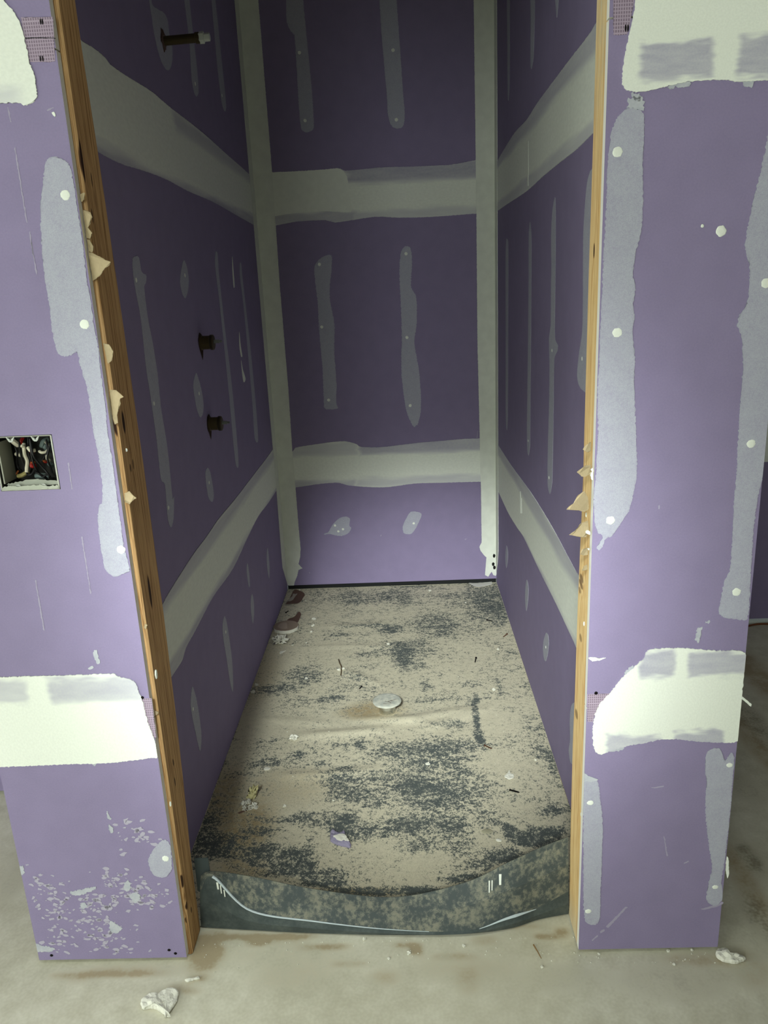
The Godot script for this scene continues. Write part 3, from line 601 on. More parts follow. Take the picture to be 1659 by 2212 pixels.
# brown paper torn loose from the board edge, curling over the stud
func flaps(w, side: float, list: Array):
	var edge := XLF if side > 0.0 else XRF
	for flat in list:
		var p := ragged(v2(flat), .003, .0005, 120.0)
		var st := mb(); var sb := mb()
		var lift := func(q: Vector2): return -.011 + .9 * maxf(0.0, (q.x - edge) * side) * .55 + .0025 * nz.get_noise_2d(q.x * 50.0, q.y * 50.0)
		var ix := Geometry2D.triangulate_polygon(p)
		for t in range(0, ix.size(), 3):
			var v := []
			for k in 3:
				var q: Vector2 = p[ix[t + k]]; v.append(Vector3(q.x, q.y, lift.call(q)))
			var n: Vector3 = (v[1] - v[0]).cross(v[2] - v[0]).normalized()
			if n.z < 0: n = -n
			tri(st, v[0], v[1], v[2], n)
			tri(st, v[0] - n * .0006, v[1] - n * .0006, v[2] - n * .0006, -n)
		for i in p.size():
			var a := Vector3(p[i].x, p[i].y, lift.call(p[i])); var b := Vector3(p[(i + 1) % p.size()].x, p[(i + 1) % p.size()].y, lift.call(p[(i + 1) % p.size()]))
			quad_auto(st, a, b, b - Vector3(0, 0, .0006), a - Vector3(0, 0, .0006), (a + b) * .5)
		var o := put(w, "torn_paper", done(st, M.kraft)); o.set_meta("label", "torn flap of brown board paper")

# ------------------------------------------------------------------ stall walls
func build_back():
	var w := thing("wall_back", "purple drywall back wall of the stall with two white compound bands", "wall", Vector3.ZERO, "", "structure")
	board(w, Vector3(XL - .016, .026, ZB - .016), Vector3(XR + .016, JLOW - .0015, ZB), 2)
	board(w, Vector3(XL - .016, JLOW + .0015, ZB - .016), Vector3(XR + .016, JTOP - .0015, ZB), 2)
	board(w, Vector3(XL - .016, JTOP + .0015, ZB - .016), Vector3(XR + .016, TOP, ZB), 2)
	var clip := Rect2(XL, .026, XR - XL, TOP - .026)
	# thin strips over the screw rows
	coat(w, "B", [-.3162,2.6771,-.3223,2.5826,-.3264,2.5046,-.315,2.4736,-.2991,2.4545,-.2978,2.3807,-.2995,2.2366,-.2987,2.1341,-.2942,2.0983,-.2735,2.0876,-.244,2.0992,-.2409,2.1443,-.2403,2.2338,-.2456,2.3781,-.2507,2.5008,-.2532,2.5792,-.2517,2.6739], M.thin, .0006, .0012, "joint_compound", clip)
	coat(w, "B", [.0543,2.6585,.0578,2.5875,.0608,2.4552,.0681,2.307,.0737,2.1933,.0748,2.1358,.0874,2.0965,.1082,2.0839,.1369,2.0909,.1457,2.1388,.1415,2.2155,.1364,2.3596,.1307,2.4821,.1279,2.5841,.1273,2.6549], M.thin, .0006, .0012, "joint_compound", clip)
	coat(w, "B", [-.2744,1.549,-.2328,1.5844,-.1998,1.5849,-.2032,1.5301,-.2191,1.4114,-.2057,1.289,-.2134,1.1652,-.2118,1.0171,-.2192,.9313,-.2121,.905,-.2666,.9029,-.2769,.912,-.2721,1.0835,-.2759,1.2509,-.2746,1.3937,-.2803,1.494], M.thin, .0006, .0016, "joint_compound", clip)
	coat(w, "B", [.1086,1.5848,.1279,1.6092,.1502,1.6024,.1567,1.5534,.1486,1.4353,.1701,1.3944,.1682,1.273,.1551,1.1912,.1723,1.0649,.1775,.9581,.1752,.8826,.1602,.8177,.1401,.8031,.1118,.8634,.0994,.9398,.0912,1.0683,.0996,1.2349,.0994,1.3975,.0991,1.497], M.thin, .0006, .0018, "joint_compound", clip)
	dabs(w, "B", [-.2825,2.3892,-.2773,2.1331,.106,2.3796,.1095,2.118,-.2557,1.5502,-.2634,1.2792,-.253,.9457,.1309,1.578,.1221,1.2154,.1262,.9041], .0075)
	# bands over the board joints, each pulled in two lengths
	coat(w, "B", [-.524,1.9389,-.4528,1.9376,-.3206,1.9368,-.2045,1.9381,-.1465,1.9401,-.1182,1.9288,.041,1.9347,.185,1.9314,.3287,1.9313,.5293,1.932,.5286,1.7289,.4522,1.7304,.2515,1.7258,.1052,1.7289,.0029,1.737,-.1004,1.7279,-.1743,1.7223,-.2179,1.7332,-.3358,1.7337,-.5431,1.732], pulled(512, 160, [.38, .0, 1.0, .30, .07, .9, .0, .78, .42, 1.0, .06, .7, .40, .80, 1.0, 1.0, .07, .45], 111, 3.2), .0014, .0008, "joint_compound", clip, true)
	coat(w, "B", [-.5242,1.9369,-.453,1.9356,-.3208,1.9348,-.2046,1.9361,-.1466,1.9381,-.1242,1.9257,-.1111,1.9004,-.1076,1.8612,-.1019,1.8068,-.1022,1.7624,-.2155,1.7696,-.3332,1.7694,-.5397,1.7685], M.mud, .0018, .0008, "joint_compound", clip)
	coat(w, "B", [-.5186,.7054,-.4423,.7064,-.4248,.726,-.2999,.7413,-.2358,.7468,-.1801,.7461,-.1332,.7306,-.118,.7178,-.0148,.7121,.0969,.7213,.216,.7286,.5317,.7192,.5312,.5236,.4472,.5253,.2507,.5271,.1301,.5277,.0088,.5158,-.088,.5196,-.1843,.5317,-.232,.546,-.313,.545,-.4396,.5316,-.5248,.5333], pulled(512, 160, [.0, .0, .37, .28, .06, .45, .38, .0, 1.0, .30, .06, .8, .0, .80, .36, 1.0, .06, .6, .36, .80, 1.0, 1.0, .07, .45], 112, 3.2), .0014, .0008, "joint_compound", clip, true)
	coat(w, "B", [-.2964,.2986,-.269,.3406,-.2345,.3692,-.2055,.3749,-.1857,.3631,-.1917,.3291,-.1826,.3158,-.198,.2906,-.2318,.2771,-.2645,.2818,-.2928,.2898,-.3153,.2863,-.3175,.2908], M.thin, .0007, .0008)
	coat(w, "B", [.0699,.3148,.0876,.3526,.1091,.3858,.1336,.3874,.1633,.3753,.1525,.3416,.1308,.2997,.1094,.2746,.0808,.2757,.0712,.2847], M.thin, .0007, .0008)
	dabs(w, "B", [-.2614,.3317,-.2232,.3113,-.2468,.301,.1235,.3282], .0062)
	for s in [[-.0428,.2674,-.0365,.2801,-.0361,.2698], [.4333,.736,.4392,.7717,.4407,.7693,.4372,.7342], [.3708,.2389,.3815,.2402,.3732,.2319], [-.4062,.0878,-.4031,.0966,-.4013,.0868]]: scratch(w, "B", s)
	# corner bands, ragged at the floor
	var bl := [XL, TOP, XL + .083, TOP, XL + .085, 1.9, XL + .080, 1.5, XL + .082, 1.0]
	bl += [-.4417,.7145,-.4401,.5249,-.4403,.3385,-.4386,.217,-.4443,.1734,-.4553,.1385,-.4377,.1157,-.4576,.1075,-.4658,.0766,-.4807,.0458,-.4865,.0254,-.506,.0243]
	bl += [XL, .03]
	coat(w, "B", bl, M.corner, .0024, .0007, "corner_compound", clip, false, 1)
	var brr := [XR, TOP, XR - .085, TOP, XR - .082, 1.7, XR - .083, 1.2]
	brr += [.4489,.7193,.4494,.5976,.4524,.4819,.4528,.3472,.4533,.2185,.4416,.1946,.448,.1752,.4659,.1484,.4766,.1392,.4721,.0954,.4685,.0469,.4842,.0374,.5009,.0634,.5091,.0454,.5215,.0405]
	brr += [XR, .05]
	coat(w, "B", brr, M.corner, .0024, .0007, "corner_compound", clip, false, 1)
	dabs(w, "B", [.5093,.1029,.5136,.1466,.515,.085], .007, M.black, "gouge", .004, 1.6)

func build_left():
	var w := thing("wall_left", "dark purple drywall left wall of the stall carrying the valves", "wall", Vector3.ZERO, "", "structure")
	var z1 := -.126
	board(w, Vector3(XL - .016, .007, ZB), Vector3(XL, JLOW - .0015, z1), 0)
	board(w, Vector3(XL - .016, JLOW + .0015, ZB), Vector3(XL, JTOP - .0015, z1), 0)
	board(w, Vector3(XL - .016, JTOP + .0015, ZB), Vector3(XL, TOP, z1), 0)
	board(w, Vector3(XL - .125, .007, -.63), Vector3(XL - .109, 2.7, z1), 0)
	var clip := Rect2(ZB, .007, z1 - ZB, TOP - .007)
	coat(w, "L", [-.2748,1.944,-.3427,1.9409,-.4106,1.9452,-.4672,1.944,-.4998,1.9374,-.627,1.9404,-.7966,1.9486,-.9443,1.9454,-1.1737,1.9457,-1.4072,1.9431,-1.6874,1.9338,-2.1069,1.9222,-2.4249,1.9025,-2.3303,1.7191,-2.1223,1.7223,-1.8038,1.7304,-1.3871,1.742,-1.0647,1.7411,-.8596,1.7463,-.6574,1.7429,-.5098,1.736,-.4046,1.7365,-.3574,1.7393,-.3271,1.7442,-.2364,1.7625], pulled(512, 160, [.0, .0, .62, .22, .08, .55, .0, .80, 1.0, 1.0, .07, .8], 121, 5.0), .0014, .0008, "joint_compound", clip, true)
	coat(w, "L", [-.2533,.7046,-.3623,.7125,-.4385,.7213,-.6789,.7358,-.8603,.7369,-1.0003,.7427,-1.2639,.7375,-1.5899,.7373,-1.8654,.7364,-2.3997,.7183,-2.3538,.5322,-2.1863,.5411,-1.8988,.547,-1.651,.5593,-1.3894,.5447,-1.1335,.5253,-.8377,.5415,-.6068,.5304,-.5161,.5282,-.4672,.513,-.3666,.5177,-.2792,.5152], pulled(512, 160, [.0, .0, 1.0, .22, .07, .6, .0, .82, 1.0, 1.0, .07, .7], 122, 5.0), .0014, .0008, "joint_compound", clip, true)
	for f in [
		[-.8833,2.2239,-.8777,2.1773,-.8838,2.1412,-.8899,2.1046,-.9155,2.0604,-.9535,2.0418,-.9939,2.0432,-1.0385,2.0706,-1.0643,2.119,-1.0465,2.1476,-1.0439,2.1797,-1.0153,2.1876,-.9662,2.181,-.8983,2.176,-.9156,2.2345],
		[-1.2576,2.3552,-1.2702,2.2981,-1.2806,2.1892,-1.2621,2.0792,-1.2867,2.0425,-1.3367,2.0603,-1.3496,2.1371,-1.3423,2.2381,-1.3376,2.3189,-1.3352,2.3809],
		[-1.6677,2.4909,-1.6792,2.4241,-1.6776,2.3209,-1.6764,2.2051,-1.6958,2.1017,-1.7355,2.0847,-1.7679,2.1051,-1.7709,2.1725,-1.7625,2.2745,-1.7572,2.3799,-1.7476,2.4452,-1.7562,2.5202],
		[-.4833,1.5294,-.4753,1.481,-.4895,1.3972,-.4823,1.2881,-.4877,1.2069,-.4916,1.1025,-.4859,1.0055,-.5132,.9845,-.4994,.8994,-.5168,.8692,-.5452,.881,-.574,.937,-.5596,.9329,-.5698,1.0652,-.5577,1.1758,-.5643,1.2592,-.5575,1.3258,-.5429,1.403,-.5446,1.4696,-.5649,1.4813,-.5711,1.4962,-.5398,1.5043,-.5336,1.5347,-.5107,1.5384],
		[-.9356,1.5427,-.9607,1.5249,-.9649,1.4875,-.945,1.4594,-.9038,1.4365,-.8762,1.4552,-.8705,1.4825,-.8966,1.5144],
		[-.9325,1.2216,-.9538,1.2017,-.9758,1.1585,-.9783,1.1171,-.9576,1.0945,-.9242,1.0897,-.897,1.1192,-.8858,1.1606,-.8853,1.1901],
		[-.9469,.9278,-.9708,.9071,-.9836,.8604,-.9825,.8276,-.9582,.8149,-.9179,.8397,-.9082,.8903,-.9134,.9208],
		[-1.3555,1.5819,-1.328,1.5381,-1.3381,1.4184,-1.3435,1.2608,-1.3438,1.0861,-1.3361,.9188,-1.3443,.843,-1.3778,.8303,-1.3937,.8696,-1.4037,1.029,-1.3998,1.1741,-1.3827,1.3154,-1.3768,1.4177,-1.3737,1.5228,-1.3811,1.5775],
		[-1.7578,1.5544,-1.7365,1.5106,-1.7552,1.3909,-1.7563,1.2157,-1.7542,1.0282,-1.733,.8734,-1.7657,.846,-1.8015,.846,-1.8193,.9279,-1.8221,1.0878,-1.8135,1.2578,-1.7957,1.4027,-1.7831,1.5175,-1.7841,1.5539],
		[-1.3727,.4563,-1.3844,.4111,-1.3745,.3634,-1.3552,.3663,-1.3443,.4128,-1.3499,.4512], [-1.399,.3208,-1.4148,.2804,-1.4002,.2371,-1.3621,.2117,-1.3503,.2591,-1.3646,.3086],
		[-1.7948,.3754,-1.8062,.3287,-1.7976,.2694,-1.7683,.2398,-1.7486,.2878,-1.7572,.3462],
		[-.952,.4257,-.9734,.3889,-.9823,.3235,-.9865,.2466,-.9682,.1678,-.948,.1485,-.9298,.2014,-.9185,.2998,-.9082,.3592,-.9121,.405],
		[-.5266,.403,-.5447,.3693,-.556,.3096,-.556,.2446,-.5478,.2175,-.5255,.1982,-.5141,.2284,-.5039,.2773,-.4941,.3255,-.4944,.3669],
		]: coat(w, "L", f, M.thin, .0006, .0010, "joint_compound", clip)
	for f in [[-1.6227,1.5747,-1.621,1.5331,-1.6139,1.4673,-1.5972,1.4643,-1.6031,1.5209], [-1.6221,1.3018,-1.6236,1.2517,-1.636,1.2096,-1.6161,1.2094,-1.6019,1.247], [-1.6096,1.1961,-1.62,1.1633,-1.6566,1.1207,-1.6184,1.1122,-1.6048,1.1458]]:
		coat(w, "L", f, M.mud, .0012, .0004, "compound_smear", clip)
	dabs(w, "L", [-.4912,1.4848,-.506,1.1927,-.5166,.9224,-.928,1.5003,-.9409,1.1591,-.9435,.8814,-1.3028,2.079,-1.7099,2.1319,-.9447,.3719,-.509,.3427], .006)
	coat(w, "L", [ZB, .035, ZB + .10, .16, ZB + .085, .5, ZB + .085, TOP, ZB, TOP], M.corner, .0024, .0010, "corner_compound", clip, false, 1)

func build_right():
	var w := thing("wall_right", "purple drywall right wall of the stall with long thin screw strips", "wall", Vector3.ZERO, "", "structure")
	var z1 := -.131
	board(w, Vector3(XR, .007, ZB), Vector3(XR + .016, JLOW - .0015, z1), 0)
	board(w, Vector3(XR, JLOW + .0015, ZB), Vector3(XR + .016, JTOP - .0015, z1), 0)
	board(w, Vector3(XR, JTOP + .0015, ZB), Vector3(XR + .016, TOP, z1), 0)
	board(w, Vector3(XR + .109, .007, -1.684), Vector3(XR + .125, 2.7, z1), 0)
	var clip := Rect2(ZB, .007, z1 - ZB, TOP - .007)
	coat(w, "R", [-.3575,1.945,-.4894,1.9465,-.5597,1.9462,-.7191,1.9474,-.9094,1.9469,-1.1696,1.9454,-1.3581,1.9374,-1.6201,1.9457,-1.9406,1.9348,-2.1298,1.9252,-2.2797,1.9128,-2.2862,1.7321,-2.1341,1.7308,-1.8409,1.7287,-1.3475,1.7237,-1.0416,1.7312,-.7777,1.734,-.6022,1.7346,-.4551,1.7418,-.3043,1.7523], pulled(512, 160, [.0, .0, 1.0, .24, .07, .7, .0, .82, 1.0, 1.0, .06, .45], 131, 5.0), .0014, .0008, "joint_compound", clip, true)
	coat(w, "R", [-2.3235,.708,-2.1568,.7183,-1.6838,.7221,-1.225,.7381,-.8247,.7353,-.4921,.7173,-.2715,.7143,-.2785,.5256,-.4992,.5175,-.7276,.5231,-1.0093,.5215,-1.3671,.526,-1.5156,.5119,-1.782,.495,-2.1617,.4986,-2.3311,.497], pulled(512, 160, [.0, .0, 1.0, .25, .07, .6, .45, .82, 1.0, 1.0, .06, .6], 132, 5.0), .0014, .0008, "joint_compound", clip, true)
	for f in [
		[-1.8444,2.5076,-1.8343,2.3128,-1.8145,2.0928,-1.796,2.0834,-1.7694,2.133,-1.7675,2.3472,-1.7734,2.4839], [-1.3265,2.3345,-1.2976,2.2103,-1.2989,2.1203,-1.293,2.0729,-1.2767,2.0635,-1.244,2.0837,-1.2298,2.1467,-1.2338,2.3036], [-.9183,2.1681,-.8899,2.1028,-.8817,2.086,-.8718,2.0974,-.8574,2.1486],
		[-1.8552,1.6004,-1.8752,1.5573,-1.8802,1.4614,-1.8748,1.2428,-1.8744,.933,-1.8582,.8504,-1.8317,.843,-1.8113,.9078,-1.804,1.312,-1.8008,1.5342,-1.8061,1.5916],
		[-1.2811,1.6251,-1.3026,1.5865,-1.2991,1.4555,-1.3009,1.2198,-1.3096,.9599,-1.2975,.8668,-1.2712,.8556,-1.2441,.8898,-1.2393,1.0578,-1.2469,1.49,-1.2523,1.5836],
		[-.8638,1.6555,-.8991,1.6238,-.911,1.5635,-.899,1.4559,-.9023,1.4367,-.8969,1.3171,-.9194,1.2781,-.9059,1.2122,-.902,1.1054,-.9119,.9009,-.9013,.8407,-.8672,.8251,-.8365,.8676,-.8339,1.0669,-.8362,1.228,-.7929,1.2538,-.7873,1.2687,-.8292,1.284,-.8375,1.3472,-.8428,1.4805,-.8438,1.5164,-.8539,1.6241],
		[-.3725,1.6703,-.4609,1.6689,-.4899,1.6485,-.5076,1.5938,-.5143,1.5401,-.5063,1.4474,-.5002,1.3976,-.4994,1.321,-.5283,1.2638,-.5413,1.2181,-.5298,1.199,-.4919,1.1867,-.3373,1.1999],
		[-1.8513,.3247,-1.8849,.2698,-1.8792,.2322,-1.851,.2204,-1.8125,.2644,-1.8019,.3069,-1.8183,.3244], [-1.2889,.3841,-1.318,.3312,-1.3156,.2782,-1.2907,.2584,-1.2579,.3093,-1.2452,.3607,-1.2617,.3836], [-.8901,.358,-.9314,.3117,-.9411,.2768,-.9269,.2536,-.8937,.2555,-.859,.2998,-.8453,.3416,-.8558,.3654],
		[-.3028,.4534,-.4989,.33,-.5169,.2987,-.5208,.2544,-.5117,.2124,-.5246,.1671,-.4999,.1458,-.2466,.2853],
		]: coat(w, "R", f, M.thin, .0006, .0009, "joint_compound", clip)
	for s in [[-1.3345,1.8721,-1.3176,1.8693,-1.3105,1.7348,-1.3309,1.7371], [-1.4643,.6748,-1.4434,.6803,-1.4361,.5969,-1.4655,.5882], [-1.43,.6578,-1.4136,.6623,-1.4072,.6054,-1.4236,.6006]]:
		coat(w, "R", s, M.mud, .0022, .0003, "compound_ridge", clip, false, 1)
	dabs(w, "R", [-.8705,1.2485,-1.2775,.9067,-.8847,.871,-.4918,1.2591,-.8919,.3071], .005)
	coat(w, "R", [ZB, .06, ZB + .05, .12, ZB + .085, .2, ZB + .085, TOP, ZB, TOP], M.corner, .0024, .0010, "corner_compound", clip, false, 1)

# ------------------------------------------------------------------ studs lining the opening
func wood(seed: int, base: Color, late: Color, marks: Array, dust: float) -> StandardMaterial3D:
	var w := 256; var h := 2048
	var g1 := stretched(w, h, w, 48, seed, .045, 3); var g2 := stretched(w, h, w, 128, seed + 1, .22, 2); var g3 := grey(w, h, seed + 2, .02, 4)
	var o := PackedByteArray(); o.resize(w * h * 3)
	for y in h:
		for x in w:
			var i := y * w + x
			var u := (x + .5) / w; var v := (y + .5) / h
			# growth rings bend around the knots
			var bend := 0.0; var knot := 0.0
			for k in range(0, marks.size(), 5):
				var du: float = (u - marks[k]) / marks[k + 2]; var dv: float = (v - marks[k + 1]) / marks[k + 3]
				var d := du * du + dv * dv
				if d < 30.0:
					bend += exp(-d * .12) * (1.0 if du > 0 else -1.0) * .08
					knot = maxf(knot, marks[k + 4] * (1.0 - smoothstep(.5, 1.3, d)))
			var r := u * 6.5 + (g1[i] / 255.0 - .5) * 3.2 + bend * 6.0
			var ring := pow(.5 + .5 * sin(r * TAU * .8), 3.0)
			var t := ring * .75 + (g2[i] / 255.0 - .5) * .7 + (g3[i] / 255.0 - .5) * .3
			var c := base.lerp(late, clampf(t, 0.0, 1.0))
			c = c.lerp(Color(.17, .09, .05), knot)
			if dust > 0.0: c = c.lerp(Color(.78, .76, .68), clampf(dust * (1.0 - smoothstep(.02, .30, v)) * (.7 + (g3[i] / 255.0 - .5) * 2.0) + dust * .7 * smoothstep(.95, 1.0, v), 0.0, .8))
			o[i * 3] = int(c.r * 255.0); o[i * 3 + 1] = int(c.g * 255.0); o[i * 3 + 2] = int(c.b * 255.0)
	return mat(Color.WHITE, .75, tex(w, h, o))

# an upright with a slightly warped cross-section: rows of y, x0, x1, z0, z1 ; UV runs over the jamb face
func upright(rows: Array, jamb_x: float, mat: Material) -> ArrayMesh:
	var st := mb()
	var c := .003
	var pr := []
	for r in rows:
		var x0: float = r[1]; var x1: float = r[2]; var z0: float = r[3]; var z1: float = r[4]
		pr.append([Vector3(x0, r[0], z1), Vector3(x1 - c, r[0], z1), Vector3(x1, r[0], z1 - c), Vector3(x1, r[0], z0 + c), Vector3(x1 - c, r[0], z0), Vector3(x0 + c, r[0], z0), Vector3(x0, r[0], z0 + c), Vector3(x0, r[0], z1 - c)])
	var top: float = rows[-1][0]
	for i in rows.size() - 1:
		var mid := Vector3((rows[i][1] + rows[i][2]) * .5, (rows[i][0] + rows[i + 1][0]) * .5, (rows[i][3] + rows[i][4]) * .5)
		for j in 8:
			var k := (j + 1) % 8
			var p := [pr[i][j], pr[i][k], pr[i + 1][k], pr[i + 1][j]]
			var uv := []
			for q in p:
				var on: float = (q.z + .0165) / -.11 if absf((pr[i][j] - pr[i][k]).z) > .002 else (q.x - jamb_x) / .11 + .3
				uv.append(Vector2(clampf(on, 0.01, .99), 1.0 - q.y / top))
			quad_auto(st, p[0], p[1], p[2], p[3], (p[0] + p[1]) * .5 - Vector3(mid.x, p[0].y, mid.z), uv)
	var cap: Array = pr[-1]
	for j in range(1, 7): tri(st, cap[0], cap[j], cap[j + 1], Vector3.UP)
	return done(st, mat)

func build_studs():
	var jl := XLF + .008
	# knots given as u, v, half width, half height, darkness
	var left := thing("wood_stud", "knotty brown wooden stud lining the left side of the opening", "stud")
	var rows := []
	for r in [[.0, -.090], [.2, -.094], [.4, -.112], [.57, -.122], [.8, -.129], [1.12, -.128], [1.4, -.119], [1.7, -.108], [1.86, -.098], [2.131, -.092]]:
		rows.append([r[0], jl - .034, jl, r[1], -.0165])
	var kn := []
	for q in [[[-.0233,1.6719], .05, .016, .95], [[-.0562,1.6457], .025, .006, .7], [[-.0473,1.2212], .06, .010, .95], [[-.0625,.8716], .06, .017, .9], [[-.0178,.2], .05, .008, .9], [[-.0224,.1298], .04, .005, .9], [[-.056,.429], .03, .005, .8], [[-.062,.4733], .03, .004, .8], [[-.0671,1.1359], .03, .005, .6], [[-.0355,1.5852], .03, .006, .7], [[-.0467,.0953], .03, .004, .8], [[-.0509,1.1322], .03, .004, .7]]:
		kn += [(q[0][0] + .0165) / -.11, 1.0 - q[0][1] / 2.131, q[1], q[2], q[3]]
	put(left, "stud_body", upright(rows, jl, wood(301, Color(.78, .635, .44), Color(.50, .36, .21), kn, 0.0)))
	for f in [[[-.0312,.7027], .006], [[-.0084,.4079], .0035], [[-.0395,1.1698], .002]]:
		dabs(left, "J", f[0], f[1], M.mud, "compound_splat", .003, 1.7)
	var jr := XRF + .002
	var right := thing("wood_stud", "pale yellow wooden stud lining the right side of the opening", "stud")
	rows = []
	for r in [[.0, -.112], [.2, -.120], [.46, -.122], [.58, -.116], [.8, -.112], [1.06, -.097], [1.44, -.099], [1.7, -.095], [1.86, -.097], [2.131, -.098]]:
		rows.append([r[0], jr, jr + .034, r[1], -.0165])
	for r in rows:   # mirrored: the jamb face looks to the left
		var a: float = r[1]; r[1] = -r[2]; r[2] = -a
	kn = []
	for q in [[[-.0613,1.4898], .05, .006, .7], [[-.0832,.8607], .16, .004, .45], [[-.0894,.8491], .14, .003, .5], [[-.0813,.845], .12, .003, .45], [[-.0948,.8305], .10, .003, .35], [[-.0927,.5451], .12, .005, .4], [[-.0753,.7327], .10, .004, .35]]:
		kn += [(q[0][0] + .0165) / -.11, 1.0 - q[0][1] / 2.131, q[1], q[2], q[3]]
	var mr := upright(rows, -jr, wood(311, Color(.91, .80, .58), Color(.74, .54, .30), kn, .7))
	var body := put(right, "stud_body", mirrored(mr))
	for f in [[-.0477,.7772], [-.0573,1.0028], [-.0206,.3469]]:
		dabs(right, "K", f, .003, M.mud, "compound_splat", .002, 1.6)

func mirrored(m: ArrayMesh) -> ArrayMesh:
	var a := m.surface_get_arrays(0)
	var v: PackedVector3Array = a[Mesh.ARRAY_VERTEX]; var n: PackedVector3Array = a[Mesh.ARRAY_NORMAL]; var uv: PackedVector2Array = a[Mesh.ARRAY_TEX_UV]
	for i in v.size(): v[i].x = -v[i].x; n[i].x = -n[i].x
	for i in range(0, v.size(), 3):
		var t := v[i + 1]; v[i + 1] = v[i + 2]; v[i + 2] = t
		t = n[i + 1]; n[i + 1] = n[i + 2]; n[i + 2] = t
		var u := uv[i + 1]; uv[i + 1] = uv[i + 2]; uv[i + 2] = u
	var b := []; b.resize(Mesh.ARRAY_MAX); b[Mesh.ARRAY_VERTEX] = v; b[Mesh.ARRAY_NORMAL] = n; b[Mesh.ARRAY_TEX_UV] = uv
	var o := ArrayMesh.new(); o.add_surface_from_arrays(Mesh.PRIMITIVE_TRIANGLES, b); o.surface_set_material(0, m.surface_get_material(0))
	return o

# ------------------------------------------------------------------ the pan liner
func liner_height(x: float, z: float) -> float:
	var h := .0008 + .0012 * (nz.get_noise_2d(x * 3.0, z * 3.0 + 4.0) + 1.0)
	for r in RIDGE:
		var t := clampf((x - r[0].x) / maxf(r[1].x - r[0].x, .01), 0.0, 1.0)
		var zz: float = lerpf(r[0].y, r[1].y, t) + .012 * sin(x * 9.0 + r[0].y * 40.0)
		var fade := smoothstep(r[0].x - .05, r[0].x + .08, x) * (1.0 - smoothstep(r[1].x - .08, r[1].x + .05, x))
		var d: float = (z - zz) / r[3]
		h += r[2] * fade * exp(-d * d)
	return h

var RIDGE := []

